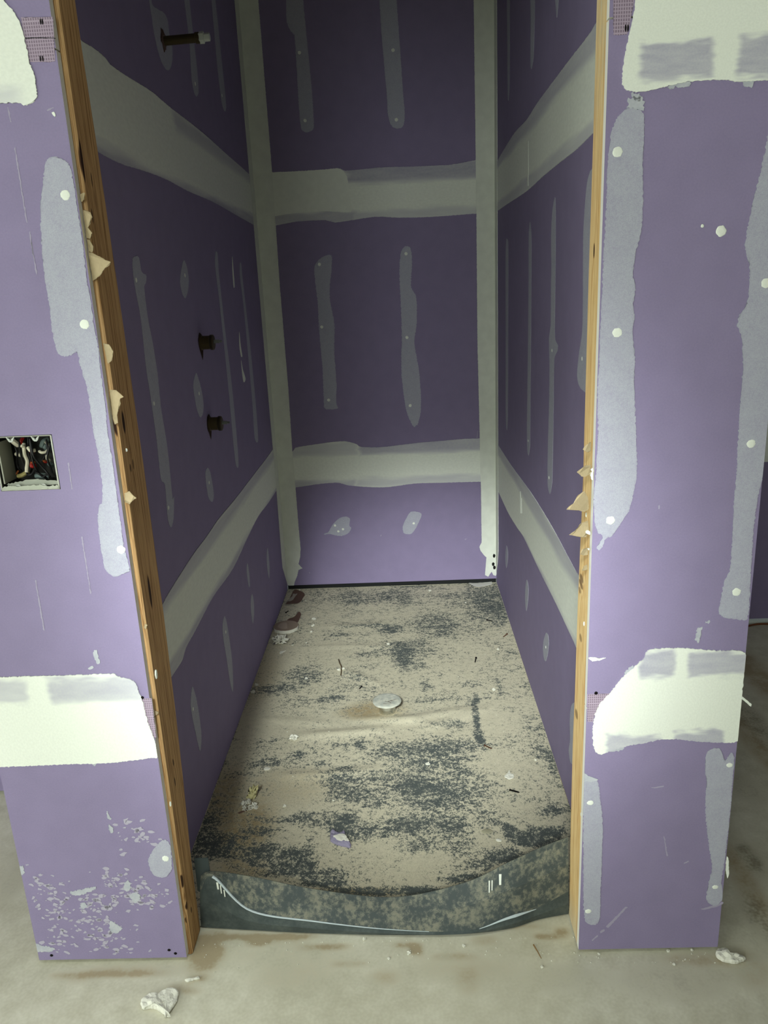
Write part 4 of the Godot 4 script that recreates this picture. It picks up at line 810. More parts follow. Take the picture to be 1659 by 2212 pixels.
func build_liner():
	var pts := v2([-.3014,-.8896,.0078,-.9422,-.1138,-.9839,.1514,-.961,-.3461,-.6902,-.0109,-.6934,-.2834,-1.7906,-.0019,-1.769,-.1844,-1.3647,-.0221,-1.2433,-.3507,-1.5596,.0589,-1.5569,.0206,-.9679,.2969,-1.0536,-.4847,-1.0126,-.187,-.9877,.092,-.9291,.3644,-1.0405])
	var hs := [.0075, .006, .005, .0035, .004, .003, .0065, .003, .004]
	for i in hs.size(): RIDGE.append([pts[i * 2], pts[i * 2 + 1], hs[i], .022])
	var w := thing("shower_pan_liner", "dusty dark rubber pan liner covering the stall floor, front edge turned up", "pan liner")
	var tw := 1024; var tz := 2048
	var x0 := XL; var x1 := XR; var z0 := ZB; var z1 := -.055
	var n1 := stretched(tw, tz, 512, 2048, 71, .012, 4); var n2 := stretched(tw, tz, 700, 2048, 72, .045, 4); var n3 := grey(tw, tz, 73, .22, 3); var n4 := grey(tw, tz, 74, .005, 3); var n5 := grey(tw, tz, 75, .09, 3)
	var bare_and_shade := soft_map(256, 512, x0, z0, x1 - x0, z1 - z0, [-.335,-2.21,.163,.087,.3,.47,-1.995,.128,.248,.75,.346,-2.062,.131,.143,.35,-.167,-2.094,.135,.093,.55,.035,-2.1,.112,.117,.6,.14,-2.248,.139,.044,.8,-.129,-2.273,.281,.032,.75,.43,-2.247,.092,.031,.7,.179,-1.758,.122,.116,.6,.005,-1.714,.053,.047,.9,.093,-1.537,.115,.085,.65,-.108,-1.761,.123,.024,.6,-.216,-1.684,.061,.023,.6,.051,-1.436,.037,.088,.65,-.021,-1.494,.151,.042,.45,.091,-1.394,.055,.07,.45,-.32,-1.362,.092,.054,.5,-.357,-1.29,.09,.052,.4,-.419,-1.222,.088,.049,.5,-.21,-1.142,.06,.027,.6,-.144,-1.314,.045,.037,.4,-.103,-1.221,.087,.028,.35,.141,-1.224,.024,.049,.6,.128,-1.106,.067,.026,.3,.319,-1.112,.012,.039,.7,.307,-1.002,.014,.105,.95,.306,-.873,.018,.068,.95,.412,-1.2,.01,.048,.7,.31,-1.213,.051,.021,.5,.29,-1.75,.121,.145,.3,-.085,-.838,.021,.038,.6,-.147,-.854,.046,.038,.45,-.173,-.789,.038,.016,.4,-.377,-.748,.067,.025,.7,-.292,-.782,.033,.031,.7,-.213,-.741,.044,.02,.6,-.13,-.707,.044,.019,.5,.022,-.806,.09,.052,.55,.173,-.825,.09,.053,.7,.14,-.749,.131,.062,.7,.261,-.795,.074,.036,.4,.211,-.948,.063,.029,.4,-.162,-.654,.071,.033,.6,-.048,-.661,.085,.033,.5,.511,-.783,.044,.102,.4,.523,-.695,.031,.072,.6,.509,-.947,.062,.072,.3,.065,-.633,.084,.057,.75,.206,-.65,.112,.058,.6,-.128,-.585,.069,.044,.65,-.045,-.571,.082,.054,.55,.146,-.563,.108,.065,.75,.239,-.538,.067,.063,.6,.286,-.601,.055,.044,.3,-.241,-.485,.035,.024,.85,-.292,-.473,.053,.016,.6,-.338,-.43,.052,.015,.5,-.16,-.472,.079,.04,.55,-.092,-.43,.065,.048,.75,.063,-.454,.078,.059,.7,.166,-.431,.077,.057,.75,-.014,-.409,.077,.034,.5,.087,-.35,.062,.036,.5,.211,-.346,.049,.053,.5,.297,-.455,.051,.039,.3,.476,-.484,.039,.028,.85,.342,-.405,.02,.026,.95,.369,-.38,.037,.018,.8,.415,-.393,.037,.026,.95,.459,-.392,.031,.029,1,.385,-.358,.061,.018,.8,.305,-.316,.06,.024,.8,.229,-.276,.059,.02,.6,-.507,-.426,.039,.135,.7,-.442,-.368,.051,.055,.9,-.346,-.329,.062,.044,.85,-.278,-.293,.073,.027,.9,-.234,-.326,.037,.035,.8,-.207,-.36,.025,.045,.7,-.211,-.291,.037,.02,.9,-.274,-.263,.072,.017,.8,-.15,-.226,.071,.016,.9,-.032,-.192,.069,.014,.9,.084,-.192,.069,.014,.9,.201,-.229,.058,.016,.8,.327,-.293,.06,.02,.8,.433,-.353,.049,.021,.9,-.153,-.256,.072,.023,.8,-.376,-.421,.052,.027,.5,-.299,-.345,.05,.029,.6,-.472,-.504,.027,.029,.2,.026,-.195,.206,.015,.7,-.528,-1.063,.014,.025,.4,-.383,-.879,.016,.022,.3,.513,-1.167,.017,.067,.25,.48,-1.427,.036,.04,.3,.484,-1.834,.041,.152,.35], tw, tz)  # bare rubber patches, with shade painted in behind the lip
	var lt := soft_map(256, 512, x0, z0, x1 - x0, z1 - z0, [-.45,-.998,.115,.121,.6,-.3,-.626,.127,.068,.7,-.316,-.539,.082,.053,.6,-.213,-.899,.157,.045,.5,.352,-.691,.071,.119,.5,.353,-.955,.047,.117,.5,.062,-.299,.073,.051,.5,.038,-.258,.083,.041,.6,-.084,-.303,.073,.034,.4,-.266,-.58,.083,.066,.5,-.175,-.359,.05,.036,.4,.297,-1.44,.11,.161,.4,-.267,-1.478,.152,.124,.5,-.459,-1.491,.077,.21,.6,.246,-.327,.036,.035,.4,0,-.353,.025,.025,.4,.367,-.492,.065,.04,.5,-.48,-2.254,.095,.051,.4,.33,-2.151,.067,.048,.5], tw, tz)
	var rust := soft_map(128, 256, x0, z0, x1 - x0, z1 - z0, [-.046,-1.052,.099,.063,.7,-.095,-1.039,.082,.043,.5,-.392,-.441,.079,.117,.8,-.491,-.589,.056,.133,.6,-.373,-.279,.073,.05,.5,-.509,-1.336,.074,.229,.3,-.089,-.19,.138,.018,.7,-.3,-.626,.141,.091,.25], tw, tz)
	var o := PackedByteArray(); o.resize(tw * tz * 3)
	var da := Color(.30, .33, .325); var du := Color(.76, .74, .645); var br := Color(.60, .54, .41)
	for i in tw * tz:
		var a := (n1[i] - 127.5) / 255.0; var b := (n2[i] - 127.5) / 255.0; var c := (n3[i] - 127.5) / 255.0; var g := (n4[i] - 127.5) / 255.0
		var v := .665 - bare_and_shade[i] / 255.0 * .43 + lt[i] / 255.0 * .20 + a * .40 + b * .58 + c * .70 + (n5[i] - 127.5) / 255.0 * .62 + g * .15
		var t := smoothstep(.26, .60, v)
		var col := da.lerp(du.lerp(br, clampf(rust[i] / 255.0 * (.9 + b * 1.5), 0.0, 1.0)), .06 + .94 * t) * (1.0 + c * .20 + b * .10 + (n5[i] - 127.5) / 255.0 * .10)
		o[i * 3] = int(clampf(col.r, 0, 1) * 255.0); o[i * 3 + 1] = int(clampf(col.g, 0, 1) * 255.0); o[i * 3 + 2] = int(clampf(col.b, 0, 1) * 255.0)
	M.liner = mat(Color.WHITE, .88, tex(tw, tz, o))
	var st := mb()
	var nx := 90; var nzz := 190
	st.set_smooth_group(0)
	for j in nzz + 1:
		for i in nx + 1:
			var x := lerpf(x0 - .012, x1 + .012, float(i) / nx)
			var zf: float = along(LIPROWS[0], lip_u(x)).z - .001
			var z := lerpf(z0 - .012, zf, float(j) / nzz)
			var y := liner_height(x, z)
			if i == 0 or i == nx or j == 0: y = .004
			st.set_uv(Vector2((x - x0) / (x1 - x0), (z - z0) / (z1 - z0))); st.add_vertex(Vector3(x, y, z))
	for j in nzz:
		for i in nx:
			var k := j * (nx + 1) + i
			for e in [k, k + 1, k + nx + 2, k, k + nx + 2, k + nx + 1]: st.add_index(e)
	st.generate_normals()
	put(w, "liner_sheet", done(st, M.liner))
	put(w, "back_upturn", back_strip())
	# the turned-up front edge: bottom, crease and top rows, met at their own depths
	var xs := 64
	var q1 := grey(512, 512, 81, .012, 4); var q2 := grey(512, 512, 82, .05, 4); var q3 := grey(512, 512, 83, .25, 2)
	M.liner_clean = mat(Color.WHITE, .5, mix_tex(512, 512, func(i): return .22 + (q1[i] - 127.5) / 255.0 * .9 + (q2[i] - 127.5) / 255.0 * .5 + (q3[i] - 127.5) / 255.0 * .3, Color(.25, .285, .285), Color(.40, .43, .41)))
	M.liner_clean.uv1_scale = Vector3(3, 3, 3)
	M.liner_dusty = mat(Color.WHITE, .75, mix_tex(512, 512, func(i): return smoothstep(.15, .85, .42 + (q1[i] - 127.5) / 255.0 * 1.1 + (q2[i] - 127.5) / 255.0 * 1.0 + (q3[i] - 127.5) / 255.0 * .5), Color(.27, .30, .295), Color(.49, .49, .43)))
	M.liner_dusty.uv1_scale = Vector3(2.6, 2.6, 2.6)
	var low := mb(); var up := mb(); var crease := []
	var row := func(u: float) -> Array:
		var q := []
		for k in 3: q.append(along(LIPROWS[k], u))
		var b: Vector3 = q[0]; var c: Vector3 = q[1]; var t: Vector3 = q[2]
		return [b, b.lerp(c, .5) + Vector3(0, .0, .004), c, c.lerp(t, .5) + Vector3(0, .003, .003), t]
	for i in xs:
		var a: Array = row.call(float(i) / xs); var b: Array = row.call(float(i + 1) / xs)
		for k in 4:
			var s := low if k < 2 else up
			var va := 0.0; var vb: float = (a[k + 1] - a[k]).length()
			for e in k: va += (a[e + 1] - a[e]).length()
			quad_auto(s, a[k], b[k], b[k + 1], a[k + 1], Vector3(0, .6, 1), [Vector2(a[k].x, va), Vector2(b[k].x, va), Vector2(b[k].x, va + vb), Vector2(a[k].x, va + vb)])
			var d := Vector3(0, -.001, -.0022)
			quad_auto(s, a[k] + d, b[k] + d, b[k + 1] + d, a[k + 1] + d, Vector3(0, -.4, -1))
		quad_auto(up, a[4], b[4], b[4] + Vector3(0, -.001, -.0022), a[4] + Vector3(0, -.001, -.0022), Vector3.UP)
		crease.append([a[2], float(i) / xs])
	var lipm := done(low, M.liner_clean); lipm = done(up, M.liner_dusty, false, lipm)
	var fo := put(w, "front_upturn", lipm); fo.set_meta("label", "turned-up front lip of the liner with stress-whitened creases")
	# the tab left standing at the left stud, and the creases whitened by bending
	var tab := mb(); var tz0 := -.104
	var tp := v2([-.5185,1.9068])
	var T := [Vector3(XLF + .010, .10, tz0 + .004), Vector3(XLF + .010, .186, tz0), Vector3(XLF + .043, .187, tz0), Vector3(XLF + .044, .135, tz0 + .001), Vector3(XLF + .052, .112, tz0 + .003), Vector3(XLF + .03, .085, tz0 + .006)]
	for k in range(1, 5):
		tri(tab, T[0], T[k], T[k + 1], Vector3(0, 0, 1)); tri(tab, T[0] + Vector3(0, 0, -.003), T[k] + Vector3(0, 0, -.003), T[k + 1] + Vector3(0, 0, -.003), Vector3(0, 0, -1))
	for k in 6: quad_auto(tab, T[k], T[(k + 1) % 6], T[(k + 1) % 6] + Vector3(0, 0, -.003), T[k] + Vector3(0, 0, -.003), T[k] - Vector3(XLF + .03, .13, tz0))
	put(fo, "corner_tab", done(tab, M.liner_clean))
	M.stress = mat(Color(.74, .79, .80), .35)
	var c1 := []; var c2 := []
	for i in 31:
		var u := lerpf(.127, .56, i / 30.0); var r: Array = row.call(u)
		c1.append(r[2] + Vector3(0, .0004, .0008))
	for i in 15:
		var t := i / 14.0; var u := lerpf(.665, .865, t); var r: Array = row.call(u)
		c2.append(r[2] + Vector3(0, .0035 * sin(t * PI), .0022))
	var s1 := mb(); tube(s1, c1, .0032, 6, .0006)
	put(fo, "crease", done(s1, M.stress))
	var s2 := mb(); tube(s2, c2.slice(0, 9), .0006, 6, .0036); tube(s2, c2.slice(8, 15), .0036, 6, .0006)
	put(fo, "crease", done(s2, M.stress))
	for q in [[.150, .62, .005, .020], [.163, .60, .003, .024], [.176, .62, .003, .020], [.690, .86, .003, .026], [.698, .86, .0025, .022], [.722, .93, .006, .024]]:
		var sm := mb(); var r: Array = row.call(q[0]); var c: Vector3 = r[3].lerp(r[4], q[1] - .4) if q[0] > .3 else r[2] + Vector3(0, -.012, .004)
		var dn: Vector3 = (r[3] - r[4]).normalized() if q[0] > .3 else Vector3(0, -1, 0)
		var n := Vector3(0, .5, 1).normalized() * .0016
		var sd := Vector3(q[2], 0, 0)
		quad_auto(sm, c - sd * .5 + n - dn * q[3] * .5, c + sd * .5 + n - dn * q[3] * .5, c + sd * .5 + n + dn * q[3] * .5, c - sd * .3 + n + dn * q[3] * .5, Vector3(0, .5, 1))
		put(fo, "compound_smear", done(sm, M.mud))

func back_strip() -> ArrayMesh:
	var st := mb(); box(st, Vector3(XL + .002, .002, ZB - .010), Vector3(XR - .002, .040, ZB - .007))
	return done(st, mat(Color(.10, .11, .11), .7))

# the lip at nine places from left to right: where it meets the floor, its crease, its top edge
const LIPROWS := [[Vector3(-.4321, .001, -.0939), Vector3(-.4081, .001, -.0904), Vector3(-.3123, .001, -.081), Vector3(-.1572, .001, -.0676), Vector3(.0271, .001, -.0575), Vector3(.1878, .001, -.0562), Vector3(.2962, .001, -.0695), Vector3(.3702, .001, -.095), Vector3(.4414, .001, -.1098)], [Vector3(-.4231, .0974, -.0909), Vector3(-.3881, .1507, -.0874), Vector3(-.3061, .0613, -.078), Vector3(-.1543, .0385, -.0646), Vector3(.0279, .0199, -.0545), Vector3(.1877, .0132, -.0532), Vector3(.2904, .0319, -.0665), Vector3(.367, .0386, -.092), Vector3(.4393, .0691, -.1068)], [Vector3(-.4182, .1418, -.0999), Vector3(-.392, .1537, -.1004), Vector3(-.3002, .1279, -.109), Vector3(-.1561, .0851, -.1126), Vector3(.0291, .0603, -.1095), Vector3(.1932, .0987, -.1062), Vector3(.3007, .1569, -.1045), Vector3(.3714, .1845, -.115), Vector3(.4368, .2125, -.1158)]]

func lip_u(x: float) -> float:
	var p: Array = LIPROWS[0]
	for i in p.size() - 1:
		if x <= p[i + 1].x: return (i + clampf((x - p[i].x) / (p[i + 1].x - p[i].x), 0.0, 1.0)) / (p.size() - 1)
	return 1.0

func along(p: Array, u: float) -> Vector3:
	var f := u * (p.size() - 1); var i := mini(int(f), p.size() - 2)
	return p[i].cubic_interpolate(p[i + 1], p[maxi(i - 1, 0)], p[mini(i + 2, p.size() - 1)], f - i)

# ------------------------------------------------------------------ plumbing
func build_plumbing():
	var c: Array = [-.0012,-1.0405]
	var d := thing("floor_drain", "round metal drain cap raised on a chrome riser in the middle of the stall floor", "drain", Vector3(c[0], .0, c[1]))
	var st := mb(); lathe(st, [Vector2(.0, .042), Vector2(.018, .0415), Vector2(.028, .040), Vector2(.0295, .020), Vector2(.0288, .003), Vector2(.033, .0)], Vector3.ZERO, Vector3.UP, 32)
	put(d, "riser", done(st, M.chrome))
	st = mb(); lathe(st, [Vector2(.0, .0505), Vector2(.040, .0498), Vector2(.047, .0482), Vector2(.0505, .0455), Vector2(.0505, .043), Vector2(.046, .0412), Vector2(.0, .0412)], Vector3.ZERO, Vector3.UP, 48, .01)
	var g1 := grey(256, 256, 91, .02, 4); var g2 := grey(256, 256, 92, .15, 3)
	var capm := mat(Color.WHITE, .45, mix_tex(256, 256, func(i): return .5 + (g1[i] - 127.5) / 255.0 * 1.3 + (g2[i] - 127.5) / 255.0 * .6, Color(.66, .68, .64), Color(.86, .86, .79)), 8.0)
	capm.metallic = .15
	put(d, "cap", done(st, capm))
	st = mb()
	for q in [[.004, .018, .4, .012], [.010, .020, .9, .010], [.016, .012, .2, .008], [.024, .006, -.4, .012], [.0, .030, .1, .012]]:
		var o := Vector3(q[0], .0508, q[1]); var v: Vector3 = Vector3(cos(q[2]), 0, sin(q[2])) * q[3]; var s := Vector3(-sin(q[2]), 0, cos(q[2])) * .0012
		quad(st, o - v - s, o + v - s * .4, o + v + s * .4, o - v + s, Vector3.UP)
	var sc := put(d, "scrape", done(st, M.rust)); sc.set_meta("label", "rusty scrapes on the cap")
	# two valve bodies in holes cut through the left wall
	for k in 2:
		var hv: Array = [[-1.0271,1.303], [-1.0234,1.0525]][k]
		var v := thing("shower_valve", ["upper rough-in valve stub in a torn hole of the left stall wall", "lower rough-in valve stub in a torn hole of the left stall wall"][k], "valve", Vector3(XL, hv[1], hv[0]), "rough-in valves on the left wall")
		st = mb(); var ring := []; var n := 20
		for j in n:
			var a := TAU * j / n
			var r := .030 * (1.0 + .08 * nz.get_noise_2d(cos(a) * 3.0 + k * 7.0, sin(a) * 3.0))
			var y := sin(a) * r
			if y < 0.0: y *= 1.0 + .75 * exp(-pow(cos(a) * 2.4, 2.0))
			ring.append(Vector3(.001, y, cos(a) * r))
		for j in n: tri(st, ring[j], ring[(j + 1) % n], Vector3(.0012, 0, 0), Vector3(1, 0, 0))
		var hole := put(v, "torn_hole", done(st, mat(Color(.20, .14, .09), .95))); hole.set_meta("label", "torn brown edge of the hole around the valve")
		st = mb(); lathe(st, [Vector2(.0225, .0), Vector2(.0225, .006), Vector2(.0205, .007), Vector2(.0205, .030), Vector2(.0225, .031), Vector2(.0225, .040), Vector2(.019, .0415), Vector2(.0, .0415)], Vector3.ZERO, Vector3(1, 0, 0), 24)
		put(v, "valve_body", done(st, M.brass))
		st = mb(); lathe(st, [Vector2(.0235, .031), Vector2(.0235, .038), Vector2(.0215, .039), Vector2(.0215, .030), Vector2(.0235, .031)], Vector3.ZERO, Vector3(1, 0, 0), 24)
		put(v, "retaining_ring", done(st, M.dark_metal))
		st = mb(); lathe(st, [Vector2(.0055, .040), Vector2(.0055, .058), Vector2(.0035, .0585), Vector2(.0035, .066), Vector2(.0, .066)], Vector3(0, .002, 0), Vector3(1, 0, 0), 10)
		put(v, "stem", done(st, M.stem))
	# the shower pipe stub near the top of the left wall
	var hp: Array = [-.9745,2.1097]
	var p := thing("shower_pipe", "capped brass pipe stub sticking out of the upper left stall wall", "pipe", Vector3(XL, hp[1], hp[0]))
	st = mb(); lathe(st, [Vector2(.0115, -.01), Vector2(.0115, .088), Vector2(.014, .089), Vector2(.014, .100), Vector2(.012, .101)], Vector3.ZERO, Vector3(1, 0.03, 0), 20)
	put(p, "pipe_body", done(st, M.brass))
	st = mb(); lathe(st, [Vector2(.013, .098), Vector2(.015, .100), Vector2(.015, .112), Vector2(.0105, .1125), Vector2(.0105, .127), Vector2(.009, .128), Vector2(.0, .128)], Vector3.ZERO, Vector3(1, 0.03, 0), 6)
	put(p, "square_plug", done(st, M.white_plastic))
	st = mb(); lathe(st, [Vector2(.026, .0005), Vector2(.024, .003), Vector2(.012, .004)], Vector3.ZERO, Vector3(1, 0, 0), 18, .4)
	put(p, "torn_hole", done(st, M.kraft_brown))

# ------------------------------------------------------------------ electrical box
func build_box():
	var e := thing("electrical_box", "open two-gang electrical box full of loose wires in the left front wall", "electrical box", Vector3.ZERO)
	var x0 := -.663; var x1 := -.552; var y0 := 1.109; var y1 := 1.211
	var grey_m := mat(Color(.44, .45, .42), .6); var inside := mat(Color(.20, .20, .18), .8)
	var st := mb()
	box(st, Vector3(x0, y0, -.072), Vector3(x1, y1, -.068)); 
	for b in [[x0, y0, x0 + .003, y1], [x1 - .003, y0, x1, y1], [x0, y0, x1, y0 + .003], [x0, y1 - .003, x1, y1]]:
		box(st, Vector3(b[0], b[1], -.068), Vector3(b[2], b[3], -.001))
	put(e, "box_shell", done(st, inside))
	st = mb()
	for b in [[x0, y0, x0 + .0022, y1], [x1 - .0026, y0, x1, y1], [x0, y0, x1, y0 + .003], [x0, y1 - .0012, x1, y1]]:
		box(st, Vector3(b[0], b[1], -.004), Vector3(b[2], b[3], .0006))
	put(e, "front_rim", done(st, mat(Color(.70, .71, .66), .6)))
	vbox(e, "divider", Vector3(x0 + .0045, y0 + .012, -.05), Vector3(x0 + .007, y1 - .012, -.004), mat(Color(.66, .67, .6), .6))
	for t in [[[-.6296,1.2086], -1.0], [[-.5833,1.2067], -1.0], [[-.6305,1.1218], 1.0], [[-.583,1.12], 1.0]]:
		st = mb(); var cx: float = t[0][0]; var yb: float = y1 if t[1] < 0 else y0; var s: float = t[1]
		var pr := [Vector2(-.0085, 0), Vector2(-.0072, .003), Vector2(-.0042, .0092), Vector2(-.002, .011), Vector2(.002, .011), Vector2(.0042, .0092), Vector2(.0072, .003), Vector2(.0085, 0)]
		var hole := []; var nh := 16
		for k in pr.size() - 1:   # around a screw hole: outline joined to the hole's rim
			var a: Vector2 = pr[k]; var b: Vector2 = pr[k + 1]
			var ca := Vector2(0, .0062) + (a - Vector2(0, .0062)).normalized() * .0016; var cb := Vector2(0, .0062) + (b - Vector2(0, .0062)).normalized() * .0016
			for z in [-.0005, -.003]:
				quad(st, Vector3(cx + a.x, yb + a.y * s, z), Vector3(cx + b.x, yb + b.y * s, z), Vector3(cx + cb.x, yb + cb.y * s, z), Vector3(cx + ca.x, yb + ca.y * s, z), Vector3(0, 0, 1 if z > -.001 else -1))
			quad_auto(st, Vector3(cx + a.x, yb + a.y * s, -.0005), Vector3(cx + b.x, yb + b.y * s, -.0005), Vector3(cx + b.x, yb + b.y * s, -.003), Vector3(cx + a.x, yb + a.y * s, -.003), Vector3(a.x, (a.y - .006) * s, 0))
		put(e, "mounting_tab", done(st, mat(Color(.70, .72, .68), .55)))
	# compound slopped along the bottom of the box
	var slop := mat(Color(.66, .68, .62), .95)
	coat(e, "F", [-.6625,1.1119,-.6601,1.1152,-.6478,1.1178,-.6392,1.1183,-.6293,1.1166,-.6138,1.1177,-.5969,1.1179,-.5884,1.118,-.5802,1.116,-.5676,1.1159,-.5548,1.1163,-.5528,1.1128,-.5566,1.1103,-.5811,1.1109,-.6067,1.1101,-.6319,1.1114,-.6491,1.1105], slop, .0016, .0012, "compound_smear")
	coat(e, "F", [-.6588,1.1178,-.6385,1.1222,-.6159,1.1256,-.5987,1.1266,-.5873,1.1244,-.559,1.1216,-.5558,1.1155,-.606,1.114,-.6399,1.1144], slop, .001, .0012, "compound_smear").position.z = -.012
	var blk := mat(Color(.07, .07, .07), .4); var wht := mat(Color(.82, .80, .70), .55); var red := mat(Color(.55, .10, .07), .5); var cop := mat(Color(.72, .42, .24), .35); cop.metallic = .7
	var ylw := mat(Color(.62, .58, .36), .6); var gr := mat(Color(.42, .48, .46), .6)
	var wires := [
		[[-.6273,1.1979,-.6282,1.1877,-.6305,1.1654,-.6291,1.1436,-.6232,1.1329,-.6155,1.1326,-.6086,1.1428], .0020, blk, .004], [[-.6036,1.2013,-.6042,1.173,-.6044,1.147,-.5989,1.1337,-.5902,1.129,-.5807,1.1339], .0020, blk, .012], [[-.6011,1.196,-.5983,1.1727,-.5926,1.1552,-.5833,1.1392,-.5746,1.1292], .0020, blk, .018],
		[[-.641,1.1882,-.6369,1.1726,-.6431,1.1572,-.6437,1.1442,-.6352,1.1386], .0019, blk, .0], [[-.6153,1.2026,-.6179,1.1735,-.6181,1.1475,-.6242,1.1321], .0020, blk, -.006], [[-.5778,1.1977,-.5758,1.1787,-.5836,1.1678,-.5944,1.1553], .0020, blk, .004], [[-.6042,1.1383,-.5962,1.1345,-.5887,1.1272,-.5869,1.1227], .0022, blk, .012], [[-.571,1.1871,-.5784,1.1633,-.5778,1.1459,-.5766,1.1328], .0020, blk, .006], [[-.6149,1.1561,-.6083,1.1645,-.6079,1.1766,-.6129,1.1871], .0018, blk, .0],
		[[-.6225,1.1909,-.6215,1.1823,-.6246,1.1695,-.6234,1.1564,-.6237,1.1451,-.6248,1.1365], .0034, wht, .002], [[-.6442,1.1986,-.6389,1.195,-.6342,1.1879], .0052, wht, .0], [[-.6135,1.1837,-.6075,1.1787,-.6012,1.178], .0034, wht, .006], [[-.6429,1.1702,-.6373,1.1704,-.6312,1.1663], .0040, wht, -.004], [[-.5962,1.1748,-.5897,1.1728,-.5826,1.1738,-.5778,1.1823,-.5803,1.1926], .0026, wht, .0], [[-.5811,1.1677,-.5797,1.1608,-.5795,1.1564], .0034, wht, .002], [[-.6241,1.1867,-.6212,1.1887,-.6199,1.1865], .0026, wht, .008],
		[[-.6223,1.202,-.6262,1.1945,-.6262,1.1868], .0034, red, .0], [[-.6118,1.1542,-.6124,1.1482,-.6077,1.148], .0040, red, .002], [[-.6144,1.1734,-.6079,1.1714], .0030, red, -.004], [[-.5894,1.1542,-.5841,1.1549], .0026, red, .0],
		[[-.6466,1.1329,-.6402,1.1397], .0016, cop, .002], [[-.5889,1.1572,-.5832,1.1575], .0016, cop, .006], [[-.6046,1.1557,-.6116,1.1551], .0014, cop, .006],
		[[-.6477,1.1268,-.6367,1.1299,-.6271,1.1357], .0042, ylw, -.006], [[-.5968,1.1813,-.5891,1.1913,-.5817,1.1944], .0048, gr, -.014], [[-.5917,1.1811,-.5832,1.1807], .0078, gr, -.018], [[-.6123,1.1263,-.6009,1.1268,-.5902,1.1237], .0058, gr, -.006], [[-.585,1.1497,-.5781,1.1442], .0048, gr, -.008]]
	for q in wires:
		var pth := []; var fl: PackedVector2Array = v2(q[0])
		for k in fl.size(): pth.append(Vector3(fl[k].x, fl[k].y, -.035 + q[3] + .004 * sin(k * 1.7)))
		st = mb(); tube(st, spline(pth, 5), q[1], 7); put(e, "wire", done(st, q[2]))

# ------------------------------------------------------------------ bits on the floor
func chip(called, label, cat, flat: Array, th: float, m, dome := .6, group := "", lift := 0.0, base := 0.0, wob := .25) -> MeshInstance3D:
	var c := Vector2.ZERO; var p := v2(flat)
	for q in p: c += q
	c /= p.size()
	var rel := []
	for q in p: rel += [q.x - c.x, q.y - c.y]
	var o := put(self, called, chip_mesh(rel, th, m, dome, lift, wob), Vector3(c.x, base + floor_y(c), c.y))
	tag(o, label, cat, group)
	return o

func floor_y(c: Vector2) -> float:
	return liner_height(c.x, c.y) - .0002 if c.y < -.06 and absf(c.x) < .52 else -.003

func lump(called, label, cat, px: Array, size: Vector3, m, seed: float, group := "", rough := .35) -> MeshInstance3D:
	var o := put(self, called, lump_mesh(size, m, seed, rough), Vector3(px[0], floor_y(Vector2(px[0], px[1])) - .0006, px[1]))
	tag(o, label, cat, group); o.rotation.y = seed
	return o

func screw(label, px: Array, py: Array, m, group := "", th := .0017):
	var a := Vector2(px[0], px[1]); var b := Vector2(py[0], py[1])
	var o := thing("drywall_screw", label, "screw", Vector3(a.x, floor_y(a) + .0028, a.y), group)
	var dir := Vector3(b.x - a.x, -.0012, b.y - a.y); var L := dir.length(); dir = dir / L
	var st := mb(); lathe(st, [Vector2(.0, .0), Vector2(.0042, .0003), Vector2(.0042, .001), Vector2(.0019, .0035)], Vector3.ZERO, dir, 12)
	put(o, "screw_head", done(st, m))
	st = mb(); var pr := [Vector2(th, .003)]; var n := 14
	for k in n:
		var y := lerpf(.004, L * .9, float(k) / n); var dy := (L * .9 - .004) / n
		pr += [Vector2(th * .8, y), Vector2(th * 1.35, y + dy * .5)]
	pr += [Vector2(th * .8, L * .9), Vector2(.0002, L)]
	lathe(st, pr, Vector3.ZERO, dir, 8); put(o, "shank", done(st, m))

